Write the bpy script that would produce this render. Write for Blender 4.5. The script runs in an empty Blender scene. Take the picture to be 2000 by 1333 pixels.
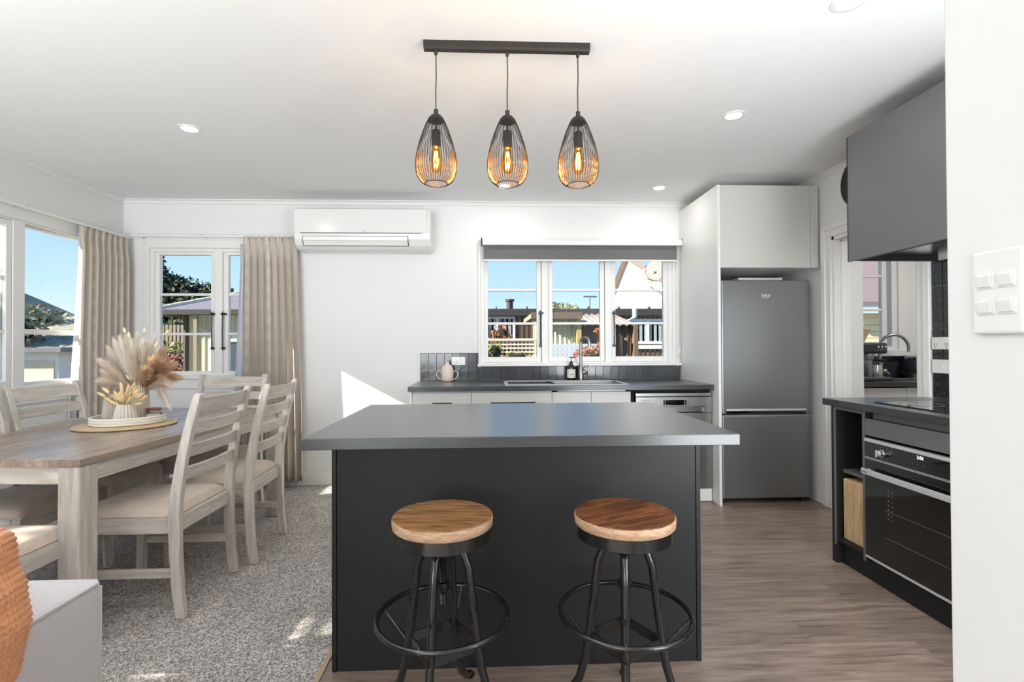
import bpy, bmesh, math, random
from math import sin, cos, pi, radians as R
from mathutils import Vector, Matrix, Euler
random.seed(7)
sc = bpy.context.scene
col = sc.collection

# ------------------------------------------------------------------ camera
CAMH = 1.2
cam = bpy.data.objects.new('camera', bpy.data.cameras.new('camera'))
col.objects.link(cam)
yaw, pitch, roll = R(2.4), R(0.58), R(0.25)
fw = Vector((sin(yaw)*cos(pitch), cos(yaw)*cos(pitch), sin(pitch)))
rt = Vector((cos(yaw), -sin(yaw), 0)); up = rt.cross(fw)
r2 = rt*cos(roll) - up*sin(roll); u2 = up*cos(roll) + rt*sin(roll)
mw = Matrix((r2, u2, -fw)).transposed().to_4x4(); mw.translation = (0, 0, CAMH)
cam.matrix_world = mw
cam.data.lens = 18.0; cam.data.sensor_width = 36.0; cam.data.clip_start = 0.02; cam.data.clip_end = 500
sc.camera = cam

# ------------------------------------------------------------------ world, sun, lights, exposure
sc.view_settings.view_transform = 'Standard'; sc.view_settings.look = 'None'
sc.view_settings.gamma = 1.0; sc.view_settings.use_curve_mapping = False
sc.view_settings.exposure = 0.0
w = bpy.data.worlds.new('sky'); sc.world = w; w.use_nodes = True
nt = w.node_tree; nt.nodes.clear()
wo = nt.nodes.new('ShaderNodeOutputWorld'); bg = nt.nodes.new('ShaderNodeBackground')
tc = nt.nodes.new('ShaderNodeTexCoord'); sp = nt.nodes.new('ShaderNodeSeparateXYZ'); rp = nt.nodes.new('ShaderNodeValToRGB')
nt.links.new(tc.outputs['Generated'], sp.inputs[0]); nt.links.new(sp.outputs['Z'], rp.inputs[0])
e = rp.color_ramp.elements
e[0].position = 0.0; e[0].color = (0.82, 0.91, 0.98, 1)
e[1].position = 0.75; e[1].color = (0.06, 0.20, 0.62, 1)
m = e.new(0.1); m.color = (0.52, 0.75, 0.97, 1)
m = e.new(0.3); m.color = (0.28, 0.55, 0.94, 1)
nt.links.new(rp.outputs[0], bg.inputs[0]); bg.inputs[1].default_value = 1.2
nt.links.new(bg.outputs[0], wo.inputs[0])

def light(name, kind, loc, energy, color=(1, 1, 1), direction=None, **kw):
    d = bpy.data.lights.new(name, kind); d.energy = energy; d.color = color
    for k, v in kw.items(): setattr(d, k, v)
    o = bpy.data.objects.new(name, d); o.location = loc; col.objects.link(o)
    if direction is not None: o.rotation_euler = Vector(direction).to_track_quat('-Z', 'Y').to_euler()
    return o
SUN = Vector((1, 0.32, -0.54)).normalized()
light('sun', 'SUN', (-10, -3, 8), 15.0, (1.0, 0.93, 0.82), SUN, angle=R(0.6))
# soft fill lamps added behind the camera, standing in for unseen windows
light('rear_window_fill', 'AREA', (-1.9, -2.85, 1.35), 40, (0.92, 0.965, 1.0), (0, 1, 0.05), shape='RECTANGLE', size=2.4, size_y=1.9, spread=R(95))
light('side_window_fill', 'AREA', (-3.05, -0.6, 1.45), 2, (1.0, 0.985, 0.96), (1, 0.15, 0), shape='RECTANGLE', size=2.2, size_y=1.2)

# added fill: a soft lamp behind the camera turned up at the ceiling
light('ceiling_fill', 'AREA', (-2.2, -1.1, 0.55), 78, (0.93, 0.97, 1.0), (0.12, 0.6, 1), shape='RECTANGLE', size=1.6, size_y=2.2, spread=R(110))
# fill lamps added at the near end of the kitchen, hidden behind the foreground wall
light('kitchen_end_fill', 'AREA', (1.65, 0.0, 1.25), 62, (0.93, 0.97, 1.0), (-0.12, 1, 0.12), shape='RECTANGLE', size=1.0, size_y=1.9)
light('kitchen_uplight_fill', 'AREA', (1.2, 1.0, 0.95), 12, (0.95, 0.98, 1.0), (-0.1, 0.45, 1), shape='RECTANGLE', size=0.8, size_y=1.4)
light('scullery_fill', 'AREA', (3.7, 3.3, 2.42), 16, (1, 0.98, 0.95), (0, 0, -1), shape='DISK', size=0.5)  # overhead fill added to lift the dark scullery

# ------------------------------------------------------------------ helpers
def hexc(c):
    if isinstance(c, str):
        v = [int(c[i:i+2], 16)/255 for i in (0, 2, 4)]
        return tuple(x/12.92 if x <= 0.04045 else ((x+0.055)/1.055)**2.4 for x in v)
    return c
MATS = {}
def mat(name, c, rough=0.5, metal=0.0, spec=0.5, noise=None, bump=None, var=None, coat=0, emit=None, sheen=0, ior=None, coatr=0.08):
    """noise=(scale, amount, stretch xyz) mottles the colour; bump=(scale, strength, stretch)"""
    m = bpy.data.materials.new(name); m.use_nodes = True; t = m.node_tree; b = t.nodes['Principled BSDF']
    c = hexc(c)
    b.inputs['Base Color'].default_value = (*c, 1); b.inputs['Roughness'].default_value = rough
    b.inputs['Metallic'].default_value = metal; b.inputs['Specular IOR Level'].default_value = spec
    if coat: b.inputs['Coat Weight'].default_value = coat; b.inputs['Coat Roughness'].default_value = coatr
    if ior: b.inputs['IOR'].default_value = ior
    if sheen: b.inputs['Sheen Weight'].default_value = sheen
    if emit: b.inputs['Emission Color'].default_value = (*hexc(emit[0]), 1); b.inputs['Emission Strength'].default_value = emit[1]
    def coords(st):
        tcn = t.nodes.new('ShaderNodeTexCoord'); mp = t.nodes.new('ShaderNodeMapping'); mp.inputs['Scale'].default_value = st
        t.links.new(tcn.outputs['Object'], mp.inputs[0]); return mp.outputs[0]
    outc = None
    if noise:
        sc_, am, st = (list(noise) + [(1, 1, 1)])[:3]
        n = t.nodes.new('ShaderNodeTexNoise'); n.inputs['Scale'].default_value = sc_; n.inputs['Detail'].default_value = 5
        t.links.new(coords(st), n.inputs['Vector'])
        mx = t.nodes.new('ShaderNodeValToRGB')
        mx.color_ramp.elements[0].position = 0.3; mx.color_ramp.elements[1].position = 0.7
        mx.color_ramp.elements[0].color = (*[max(0, x*(1-am)) for x in c], 1)
        mx.color_ramp.elements[1].color = (*[min(1, x*(1+am)) for x in c], 1)
        t.links.new(n.outputs['Fac'], mx.inputs[0]); outc = mx.outputs[0]
    if var:
        oi = t.nodes.new('ShaderNodeObjectInfo'); hs = t.nodes.new('ShaderNodeHueSaturation')
        ma = t.nodes.new('ShaderNodeMapRange'); ma.inputs['To Min'].default_value = 1-var; ma.inputs['To Max'].default_value = 1+var
        t.links.new(oi.outputs['Random'], ma.inputs['Value']); t.links.new(ma.outputs[0], hs.inputs['Value'])
        if outc: t.links.new(outc, hs.inputs['Color'])
        else: hs.inputs['Color'].default_value = (*c, 1)
        outc = hs.outputs[0]
    if outc: t.links.new(outc, b.inputs['Base Color'])
    if bump:
        sc_, am, st = (list(bump) + [(1, 1, 1)])[:3]
        n = t.nodes.new('ShaderNodeTexNoise'); n.inputs['Scale'].default_value = sc_; n.inputs['Detail'].default_value = 4
        t.links.new(coords(st), n.inputs['Vector'])
        bp = t.nodes.new('ShaderNodeBump'); bp.inputs['Strength'].default_value = am; bp.inputs['Distance'].default_value = 0.01
        t.links.new(n.outputs['Fac'], bp.inputs['Height']); t.links.new(bp.outputs[0], b.inputs['Normal'])
    MATS[name] = m
    return m

class B:
    """collects geometry for one mesh object"""
    def __init__(s): s.v = []; s.f = []; s.sm = []; s.uv = None
    def add(s, vs, fs, smooth=False):
        n = len(s.v); s.v += [tuple(x) for x in vs]; s.f += [tuple(i+n for i in f) for f in fs]; s.sm += [smooth]*len(fs); return s
    def box(s, x0, x1, y0, y1, z0, z1, M=None):
        if x0 > x1: x0, x1 = x1, x0
        if y0 > y1: y0, y1 = y1, y0
        if z0 > z1: z0, z1 = z1, z0
        vs = [Vector((x, y, z)) for z in (z0, z1) for y in (y0, y1) for x in (x0, x1)]
        if M: vs = [M @ v for v in vs]
        return s.add(vs, [(0, 2, 3, 1), (4, 5, 7, 6), (0, 1, 5, 4), (2, 6, 7, 3), (0, 4, 6, 2), (1, 3, 7, 5)])
    def prism(s, pts, axis, a, b):
        """extrude the 2-D outline pts along axis from a to b"""
        n = len(pts)
        def P(p, t): return {'x': (t, p[0], p[1]), 'y': (p[0], t, p[1]), 'z': (p[0], p[1], t)}[axis]
        vs = [P(p, a) for p in pts] + [P(p, b) for p in pts]
        return s.add(vs, [tuple(range(n)), tuple(range(2*n-1, n-1, -1))] + [(i, i+n, (i+1) % n+n, (i+1) % n) for i in range(n)])
    def tube(s, path, r, n=10, closed=False, cap=True):
        path = [Vector(p) for p in path]; L = len(path); rs = r if isinstance(r, (list, tuple)) else [r]*L
        vs = []; prev = None
        for i, p in enumerate(path):
            if closed: t = path[(i+1) % L] - path[i-1]
            else: t = path[min(i+1, L-1)] - path[max(i-1, 0)]
            t.normalize()
            if prev is None:
                a = Vector((0, 0, 1)) if abs(t.z) < 0.9 else Vector((1, 0, 0)); u = t.cross(a).normalized()
            else: u = (prev - t*prev.dot(t)).normalized()
            prev = u; q = t.cross(u)
            vs += [p + (u*cos(2*pi*k/n) + q*sin(2*pi*k/n))*rs[i] for k in range(n)]
        fs = []
        for i in range(L if closed else L-1):
            for k in range(n):
                a, b = i*n+k, i*n+(k+1) % n; j = (i+1) % L
                fs.append((a, b, j*n+(k+1) % n, j*n+k))
        if not closed and cap: fs += [tuple(range(n-1, -1, -1)), tuple((L-1)*n+k for k in range(n))]
        return s.add(vs, fs, True)
    def lathe(s, prof, c=(0, 0, 0), n=32, ribs=0, amp=0, sx=1, sy=1):
        vs = []; c = Vector(c)
        for r, z in prof:
            for k in range(n):
                a = 2*pi*k/n; q = r*(1+amp*(abs(sin(a*ribs/2))-0.5)) if ribs else r
                vs.append(c + Vector((q*cos(a)*sx, q*sin(a)*sy, z)))
        L = len(prof)
        fs = [(i*n+k, i*n+(k+1) % n, (i+1)*n+(k+1) % n, (i+1)*n+k) for i in range(L-1) for k in range(n)]
        if prof[0][0] > 1e-5: fs.append(tuple(range(n-1, -1, -1)))
        if prof[-1][0] > 1e-5: fs.append(tuple((L-1)*n+k for k in range(n)))
        return s.add(vs, fs, True)
    def cyl(s, p0, p1, r, n=20, r1=None):
        s.tube([p0, p1], [r, r if r1 is None else r1], n); 
        for i in (-1, -2): s.sm[i] = False
        return s
    def grid(s, fn, nu, nv, smooth=True, uvfn=None, closed_u=False):
        n0 = len(s.v)
        vs = [fn(i/(nu), j/(nv)) for j in range(nv+1) for i in range(nu+1)]
        fs = [(j*(nu+1)+i, j*(nu+1)+i+1, (j+1)*(nu+1)+i+1, (j+1)*(nu+1)+i) for j in range(nv) for i in range(nu)]
        s.add(vs, fs, smooth)
        if uvfn: s.uv = [uvfn(i/nu, j/nv) for j in range(nv+1) for i in range(nu+1)]
        return s

def wloc(o):
    v = Vector((0, 0, 0))
    while o: v += o.location; o = o.parent
    return v
def tag(o, label=None, cat=None, group=None, kind=None):
    if label: o['label'] = label
    if cat: o['category'] = cat
    if group: o['group'] = group
    if kind: o['kind'] = kind
    return o
def obj(name, b, m, parent=None, bev=0, seg=2, label=None, solid=0, sub=0, kind=None, hardn=True):
    """one mesh object; vertices are given in scene coordinates of the (unrotated) prototype"""
    me = bpy.data.meshes.new(name); vs = [Vector(v) for v in b.v]
    lo = Vector([min(v[i] for v in vs) for i in range(3)]); hi = Vector([max(v[i] for v in vs) for i in range(3)])
    o0 = Vector(((lo.x+hi.x)/2, (lo.y+hi.y)/2, lo.z))
    me.from_pydata([v-o0 for v in vs], [], b.f)
    me.polygons.foreach_set('use_smooth', b.sm)
    if b.uv:
        ul = me.uv_layers.new(name='UVMap')
        for lp in me.loops: ul.data[lp.index].uv = b.uv[lp.vertex_index]
    me.update(); me.materials.append(m)
    if any(b.sm): me.set_sharp_from_angle(angle=R(42))
    o = bpy.data.objects.new(name, me); col.objects.link(o)
    o.location = o0 - (wloc(parent) if parent else Vector((0, 0, 0)))
    if parent: o.parent = parent
    if sub:
        md = o.modifiers.new('sub', 'SUBSURF'); md.levels = md.render_levels = sub
    if solid:
        md = o.modifiers.new('solid', 'SOLIDIFY'); md.thickness = solid
    if bev:
        md = o.modifiers.new('bevel', 'BEVEL'); md.width = bev; md.segments = seg; md.limit_method = 'ANGLE'; md.angle_limit = R(40)
    if label: o['label'] = label
    if kind: o['kind'] = kind
    return o
def fixn(o):
    bm = bmesh.new(); bm.from_mesh(o.data); bmesh.ops.recalc_face_normals(bm, faces=bm.faces); bm.to_mesh(o.data); bm.free(); return o
def empty(name, loc, label=None, cat=None, group=None, kind=None):
    o = bpy.data.objects.new(name, None); o.location = loc; o.empty_display_size = 0.1; col.objects.link(o)
    return tag(o, label, cat, group, kind)
def part(name, m, parent, *boxes, bev=0.0015, **kw):
    b = B()
    for x in boxes: b.box(*x)
    return obj(name, b, m, parent, bev=bev, **kw)
def copy_tree(o, parent=None):
    c = o.copy(); col.objects.link(c)
    if parent: c.parent = parent
    for ch in [x for x in bpy.data.objects if x.parent == o]: copy_tree(ch, c)
    return c
def text(name, s, size, loc, rot, m, parent, ext=0.0004, align='LEFT'):
    cu = bpy.data.curves.new(name, 'FONT'); cu.body = s; cu.size = size; cu.extrude = ext; cu.align_x = align
    cu.materials.append(m); o = bpy.data.objects.new(name, cu); col.objects.link(o)
    me = bpy.data.meshes.new_from_object(o); bpy.data.objects.remove(o); bpy.data.curves.remove(cu)
    o = bpy.data.objects.new(name, me); col.objects.link(o)
    o.rotation_euler = rot; o.location = Vector(loc) - wloc(parent); o.parent = parent
    return o

# ------------------------------------------------------------------ materials
WALL = mat('wall_paint', 'E6E6E5', 0.6, spec=0.3)
CEIL = mat('ceiling_paint', 'EDEDED', 0.7, spec=0.2, noise=(1.2, 0.012))
TRIM = mat('trim_gloss', 'E8E7E4', 0.3)
CABW = mat('cabinet_white', 'E6E6E4', 0.35)
CABG = mat('cabinet_front', 'C9C8C4', 0.4)
BLACK = mat('cabinet_black', '1F1F1F', 0.5, spec=0.3, noise=(300, 0.12))
BLACKG = mat('cabinet_graphite', '626364', 0.45)
DARK = mat('dark_gap', '0C0C0C', 0.8)
STONE = mat('worktop_dark', '272828', 0.32, spec=0.5, ior=1.5, coat=0.6, coatr=0.28, noise=(9, 0.16), bump=(70, 0.05))
STEEL = mat('brushed_steel', '9A9A99', 0.3, metal=1, noise=(30, 0.03, (1, 1, 30)), bump=(20, 0.03, (1, 1, 60)))
STEELB = mat('bright_steel', 'C9C9C8', 0.22, metal=1)
FRIDGE = mat('fridge_steel', '8E8F90', 0.36, metal=0.8, noise=(8, 0.02, (60, 1, 1)), bump=(10, 0.015, (60, 1, 1)))
ALU = mat('aluminium', 'D6D7D7', 0.45, metal=0.5)
BGLASS = mat('black_glass', '101010', 0.04, spec=0.7)
OVENG = mat('oven_glass', '151515', 0.07, spec=0.6)
BMETAL = mat('black_metal', '181818', 0.2, spec=0.7, bump=(60, 0.08))
BMATTE = mat('matt_black', '29241F', 0.5)
PLAST = mat('white_plastic', 'E9E9E6', 0.22)
PLASTB = mat('black_plastic', '171717', 0.3)
TEXTD = mat('grey_print', '6E6E6C', 0.5)
TEXTW = mat('white_print', 'E8E8E8', 0.4)
SEATF = mat('seat_fabric', 'D2C2B1', 0.95, noise=(14, 0.08), bump=(900, 0.25), sheen=0.3)
SOFA = mat('sofa_fabric', 'CBC9CC', 0.95, noise=(500, 0.1), bump=(900, 0.35), sheen=0.3)
TIN = mat('candle_wax', 'EDE6D3', 0.6)

def woodmat(name, c1, c2, scale, st, rough=0.5, bumps=0.15, obj_rand=True, spec=0.5):
    m = bpy.data.materials.new(name); m.use_nodes = True; t = m.node_tree; b = t.nodes['Principled BSDF']
    tcn = t.nodes.new('ShaderNodeTexCoord'); mp = t.nodes.new('ShaderNodeMapping'); mp.inputs['Scale'].default_value = st
    oi = t.nodes.new('ShaderNodeObjectInfo'); vm = t.nodes.new('ShaderNodeVectorMath'); vm.operation = 'MULTIPLY_ADD'
    cm = t.nodes.new('ShaderNodeCombineXYZ')
    for i in range(3): t.links.new(oi.outputs['Random'], cm.inputs[i])
    vm.inputs[1].default_value = (37, 23, 51) if obj_rand else (0, 0, 0)
    t.links.new(tcn.outputs['Object'], mp.inputs[0]); t.links.new(cm.outputs[0], vm.inputs[0]); t.links.new(mp.outputs[0], vm.inputs[2])
    n = t.nodes.new('ShaderNodeTexNoise'); n.inputs['Scale'].default_value = scale; n.inputs['Detail'].default_value = 8; n.inputs['Roughness'].default_value = 0.65
    n.inputs['Distortion'].default_value = 0.6
    t.links.new(vm.outputs[0], n.inputs['Vector'])
    r = t.nodes.new('ShaderNodeValToRGB'); r.color_ramp.elements[0].position = 0.32; r.color_ramp.elements[1].position = 0.66
    r.color_ramp.elements[0].color = (*hexc(c1), 1); r.color_ramp.elements[1].color = (*hexc(c2), 1)
    t.links.new(n.outputs['Fac'], r.inputs[0]); src = r.outputs[0]
    if obj_rand:
        hs = t.nodes.new('ShaderNodeHueSaturation'); ma = t.nodes.new('ShaderNodeMapRange'); ma.inputs['To Min'].default_value = 0.9; ma.inputs['To Max'].default_value = 1.1
        t.links.new(oi.outputs['Random'], ma.inputs['Value']); t.links.new(ma.outputs[0], hs.inputs['Value']); t.links.new(src, hs.inputs['Color']); src = hs.outputs[0]
    t.links.new(src, b.inputs['Base Color']); b.inputs['Roughness'].default_value = rough; b.inputs['Specular IOR Level'].default_value = spec
    bp = t.nodes.new('ShaderNodeBump'); bp.inputs['Strength'].default_value = bumps; bp.inputs['Distance'].default_value = 0.004
    t.links.new(n.outputs['Fac'], bp.inputs['Height']); t.links.new(bp.outputs[0], b.inputs['Normal'])
    return m
PLANK = woodmat('vinyl_plank', '6A594F', '9D8B7E', 3.5, (1, 9, 1), 0.33, 0.05)
CW = woodmat('limed_wood', 'B3ABA2', 'DAD4CB', 7, (6, 6, 0.5), 0.5, 0.25)
CWH = woodmat('limed_wood_across', 'B3ABA2', 'DAD4CB', 7, (0.5, 6, 6), 0.5, 0.25)
CWY = woodmat('limed_wood_deep', 'B3ABA2', 'DAD4CB', 7, (6, 0.5, 6), 0.5, 0.25)
TTOP = woodmat('table_top_wood', '77655A', 'A99888', 5, (7, 0.5, 3), 0.26, 0.06, spec=0.6)
STOOLW = woodmat('stool_wood', '5E4028', 'A67A4E', 6, (7, 1.2, 3), 0.32, 0.12)
STOOLW2 = woodmat('stool_wood_dark', '3A1C10', '885330', 6, (7, 1.2, 3), 0.32, 0.12)
STOOLE = woodmat('stool_edge', '9A7658', 'C9A88A', 9, (3, 3, 12), 0.4, 0.1)
BOARD = woodmat('chopping_board_wood', 'A98862', 'D5B990', 8, (2, 6, 0.8), 0.5, 0.05)
LIDW = mat('lid_wood', '8C4B27', 0.45, noise=(30, 0.2, (1, 8, 1)))
CORKB = mat('round_board_wood', 'C9AE88', 0.5, noise=(12, 0.12, (1, 7, 1)))
CERAM = mat('vase_ceramic', 'D9D2C6', 0.5, bump=(60, 0.05))
CERAM2 = mat('grey_vase_ceramic', 'BDB4A8', 0.6)
TRAYM = mat('tray_white', 'E7E2D8', 0.5)

def carpetmat():
    m = bpy.data.materials.new('grey_carpet'); m.use_nodes = True; t = m.node_tree; b = t.nodes['Principled BSDF']
    tcn = t.nodes.new('ShaderNodeTexCoord')
    n = t.nodes.new('ShaderNodeTexNoise'); n.inputs['Scale'].default_value = 150; n.inputs['Detail'].default_value = 2; n.inputs['Roughness'].default_value = 0.8
    n2 = t.nodes.new('ShaderNodeTexNoise'); n2.inputs['Scale'].default_value = 9; n2.inputs['Detail'].default_value = 4
    for q in (n, n2): t.links.new(tcn.outputs['Object'], q.inputs['Vector'])
    r = t.nodes.new('ShaderNodeValToRGB'); E_ = r.color_ramp.elements
    E_[0].position = 0.36; E_[0].color = (*hexc('67635F'), 1); E_[1].position = 0.64; E_[1].color = (*hexc('EEE9E3'), 1)
    q = E_.new(0.5); q.color = (*hexc('ADA8A3'), 1)
    t.links.new(n.outputs['Fac'], r.inputs[0])
    mr = t.nodes.new('ShaderNodeMapRange'); mr.inputs['From Min'].default_value = 0.3; mr.inputs['From Max'].default_value = 0.7; mr.inputs['To Min'].default_value = 0.86; mr.inputs['To Max'].default_value = 1.08
    t.links.new(n2.outputs['Fac'], mr.inputs['Value'])
    hs = t.nodes.new('ShaderNodeHueSaturation'); t.links.new(r.outputs[0], hs.inputs['Color']); t.links.new(mr.outputs[0], hs.inputs['Value'])
    t.links.new(hs.outputs[0], b.inputs['Base Color']); b.inputs['Roughness'].default_value = 1; b.inputs['Specular IOR Level'].default_value = 0.05
    bp = t.nodes.new('ShaderNodeBump'); bp.inputs['Strength'].default_value = 0.8; bp.inputs['Distance'].default_value = 0.006
    t.links.new(n.outputs['Fac'], bp.inputs['Height']); t.links.new(bp.outputs[0], b.inputs['Normal'])
    return m
CARPET = carpetmat()

def glassmat(name, tint=(1, 1, 1), gl=0.06):
    m = bpy.data.materials.new(name); m.use_nodes = True; t = m.node_tree; t.nodes.clear()
    o = t.nodes.new('ShaderNodeOutputMaterial'); tr = t.nodes.new('ShaderNodeBsdfTransparent'); tr.inputs[0].default_value = (*tint, 1)
    g = t.nodes.new('ShaderNodeBsdfGlossy'); g.inputs['Roughness'].default_value = 0.02
    f = t.nodes.new('ShaderNodeLayerWeight'); f.inputs['Blend'].default_value = 0.12
    mul = t.nodes.new('ShaderNodeMath'); mul.operation = 'MULTIPLY'; mul.inputs[1].default_value = gl*8
    t.links.new(f.outputs['Fresnel'], mul.inputs[0])
    mx = t.nodes.new('ShaderNodeMixShader'); t.links.new(mul.outputs[0], mx.inputs[0]); t.links.new(tr.outputs[0], mx.inputs[1]); t.links.new(g.outputs[0], mx.inputs[2])
    t.links.new(mx.outputs[0], o.inputs[0]); return m
GLASS = glassmat('window_glass', (0.98, 0.99, 0.99), 0.06)
JARG = glassmat('jar_glass', (0.93, 0.94, 0.95), 0.04)
AMBER = glassmat('amber_bulb_glass', (1.0, 0.72, 0.35), 0.1)
FILA = mat('filament_glow', 'FFB347', 0.5, emit=((1.0, 0.52, 0.16), 22))
LAMPE = mat('downlight_glow', 'FFFFFF', 0.5, emit=((1.0, 0.97, 0.93), 14))
CLOCKE = mat('clock_digits', 'FFFFFF', 0.5, emit=((1, 1, 1), 1.2))

def curtainmat():
    m = bpy.data.materials.new('linen_curtain'); m.use_nodes = True; t = m.node_tree; t.nodes.clear()
    N = t.nodes.new; L = t.links.new
    o = N('ShaderNodeOutputMaterial'); uvn = N('ShaderNodeUVMap'); sx = N('ShaderNodeSeparateXYZ'); L(uvn.outputs[0], sx.inputs[0])
    def M_(op, a, b=None, c=None):
        n = N('ShaderNodeMath'); n.operation = op
        for i, x in enumerate((a, b, c)):
            if x is None: continue
            if isinstance(x, (int, float)): n.inputs[i].default_value = x
            else: L(x, n.inputs[i])
        return n.outputs[0]
    U, V = sx.outputs[0], sx.outputs[1]                     # metres of cloth
    fu = M_('FRACT', M_('DIVIDE', U, 0.165)); du = M_('ABSOLUTE', M_('SUBTRACT', fu, 0.5))     # 0 at stripe centre
    fv = M_('FRACT', M_('DIVIDE', V, 0.135)); fine = M_('FRACT', M_('DIVIDE', V, 0.016))
    band = M_('LESS_THAN', du, 0.10); core = M_('LESS_THAN', du, 0.02)
    dots = M_('MULTIPLY', band, M_('MULTIPLY', M_('LESS_THAN', fv, 0.45), M_('LESS_THAN', fine, 0.5)))
    dots = M_('MULTIPLY', dots, M_('GREATER_THAN', M_('FRACT', M_('MULTIPLY', du, 38.0)), 0.45))
    pat = M_('MAXIMUM', dots, M_('MULTIPLY', core, 0.45))
    n = N('ShaderNodeTexNoise'); n.inputs['Scale'].default_value = 1.0; n.inputs['Detail'].default_value = 3
    mp = N('ShaderNodeMapping'); mp.inputs['Scale'].default_value = (900, 120, 1); L(uvn.outputs[0], mp.inputs[0]); L(mp.outputs[0], n.inputs['Vector'])
    r = N('ShaderNodeValToRGB'); r.color_ramp.elements[0].position = 0.3; r.color_ramp.elements[1].position = 0.7
    r.color_ramp.elements[0].color = (*hexc('BBB0A3'), 1); r.color_ramp.elements[1].color = (*hexc('E2D9CF'), 1); L(n.outputs['Fac'], r.inputs[0])
    mx = N('ShaderNodeMix'); mx.data_type = 'RGBA'; L(pat, mx.inputs['Factor']); L(r.outputs[0], mx.inputs['A']); mx.inputs['B'].default_value = (*hexc('F0EEEA'), 1)
    d = N('ShaderNodeBsdfDiffuse'); tl = N('ShaderNodeBsdfTranslucent'); ms = N('ShaderNodeMixShader'); ms.inputs[0].default_value = 0.13
    L(mx.outputs['Result'], d.inputs[0]); L(mx.outputs['Result'], tl.inputs[0]); L(d.outputs[0], ms.inputs[1]); L(tl.outputs[0], ms.inputs[2])
    bp = N('ShaderNodeBump'); bp.inputs['Strength'].default_value = 0.3; bp.inputs['Distance'].default_value = 0.001; L(n.outputs['Fac'], bp.inputs['Height']); L(bp.outputs[0], d.inputs['Normal'])
    L(ms.outputs[0], o.inputs[0]); return m
LINEN = curtainmat()
def sheermat():
    m = bpy.data.materials.new('sheer_voile'); m.use_nodes = True; t = m.node_tree; t.nodes.clear(); N = t.nodes.new; L = t.links.new
    o = N('ShaderNodeOutputMaterial'); d = N('ShaderNodeBsdfDiffuse'); tl = N('ShaderNodeBsdfTranslucent'); tr = N('ShaderNodeBsdfTransparent')
    d.inputs[0].default_value = tl.inputs[0].default_value = (0.86, 0.86, 0.87, 1)
    a = N('ShaderNodeMixShader'); a.inputs[0].default_value = 0.5; L(d.outputs[0], a.inputs[1]); L(tl.outputs[0], a.inputs[2])
    b = N('ShaderNodeMixShader'); b.inputs[0].default_value = 0.72; L(tr.outputs[0], b.inputs[1]); L(a.outputs[0], b.inputs[2]); L(b.outputs[0], o.inputs[0]); return m
SHEER = sheermat()

# ================================================================== SETTING
YB, XL, XR, ZC = 4.534, -3.153, 2.50, 2.48
YR = -3.0
def wallmesh_y(x0, x1, y0, y1, z1, holes):
    """wall lying in x, thickness y0..y1, with rectangular holes (xa,xb,za,zb) that do not share x-range"""
    b = B(); xs = x0
    for xa, xb, za, zb in sorted(holes):
        b.box(xs, xa, y0, y1, 0, z1)
        if za > 0: b.box(xa, xb, y0, y1, 0, za)
        b.box(xa, xb, y0, y1, zb, z1); xs = xb
    b.box(xs, x1, y0, y1, 0, z1); return b
def wallmesh_x(y0, y1, x0, x1, z1, holes):
    b = B(); ys = y0
    for ya, yb, za, zb in sorted(holes):
        b.box(x0, x1, ys, ya, 0, z1)
        if za > 0: b.box(x0, x1, ya, yb, 0, za)
        b.box(x0, x1, ya, yb, zb, z1); ys = yb
    b.box(x0, x1, ys, y1, 0, z1); return b
W2 = (-2.93, -1.78, 0.955, 2.06)
W3 = (-0.085, 1.665, 1.045, 2.08)
W4 = (3.05, 3.72, 1.15, 2.06)
W1 = (1.15, 4.36, 0.93, 2.06)      # y-range on the left wall
S = dict(kind='structure')
obj('wall_back', wallmesh_y(XL-0.12, 4.75, YB, YB+0.14, ZC, [W2, W3, W4]), WALL, **S)
obj('wall_left', wallmesh_x(YR, YB, XL-0.14, XL, ZC, [(-1.6, 0.5, 0.9, 2.06), W1]), WALL, **S)
obj('wall_right', wallmesh_x(-0.2, YB, XR, XR+0.12, ZC, [(2.885, 3.64, 0, 1.99)]), WALL, **S)
obj('wall_rear', wallmesh_y(XL-0.14, 2.62, YR-0.14, YR, ZC, [(-2.9, 0.3, 0.4, 2.3)]), WALL, **S)
obj('wall_foreground', B().box(0.70, 0.82, YR, 0.757, 0, ZC), WALL, bev=0.004, **S)
obj('wall_kitchen_end', wallmesh_y(0.82, XR, -0.2, -0.08, ZC, [(1.1, 2.2, 0, 2.2)]), WALL, **S)
obj('wall_scullery_side', B().box(4.63, 4.75, 2.3, YB, 0, ZC), WALL, **S)
obj('wall_scullery_near', B().box(2.62, 4.63, 2.3, 2.42, 0, ZC), WALL, **S)
obj('wall_scullery_nib', B().box(2.62, 2.745, 3.66, YB, 0, ZC), TRIM, **S)
obj('ceiling', B().box(XL-0.14, 4.75, YR-0.14, YB+0.14, ZC, ZC+0.1), CEIL, **S)

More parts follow.
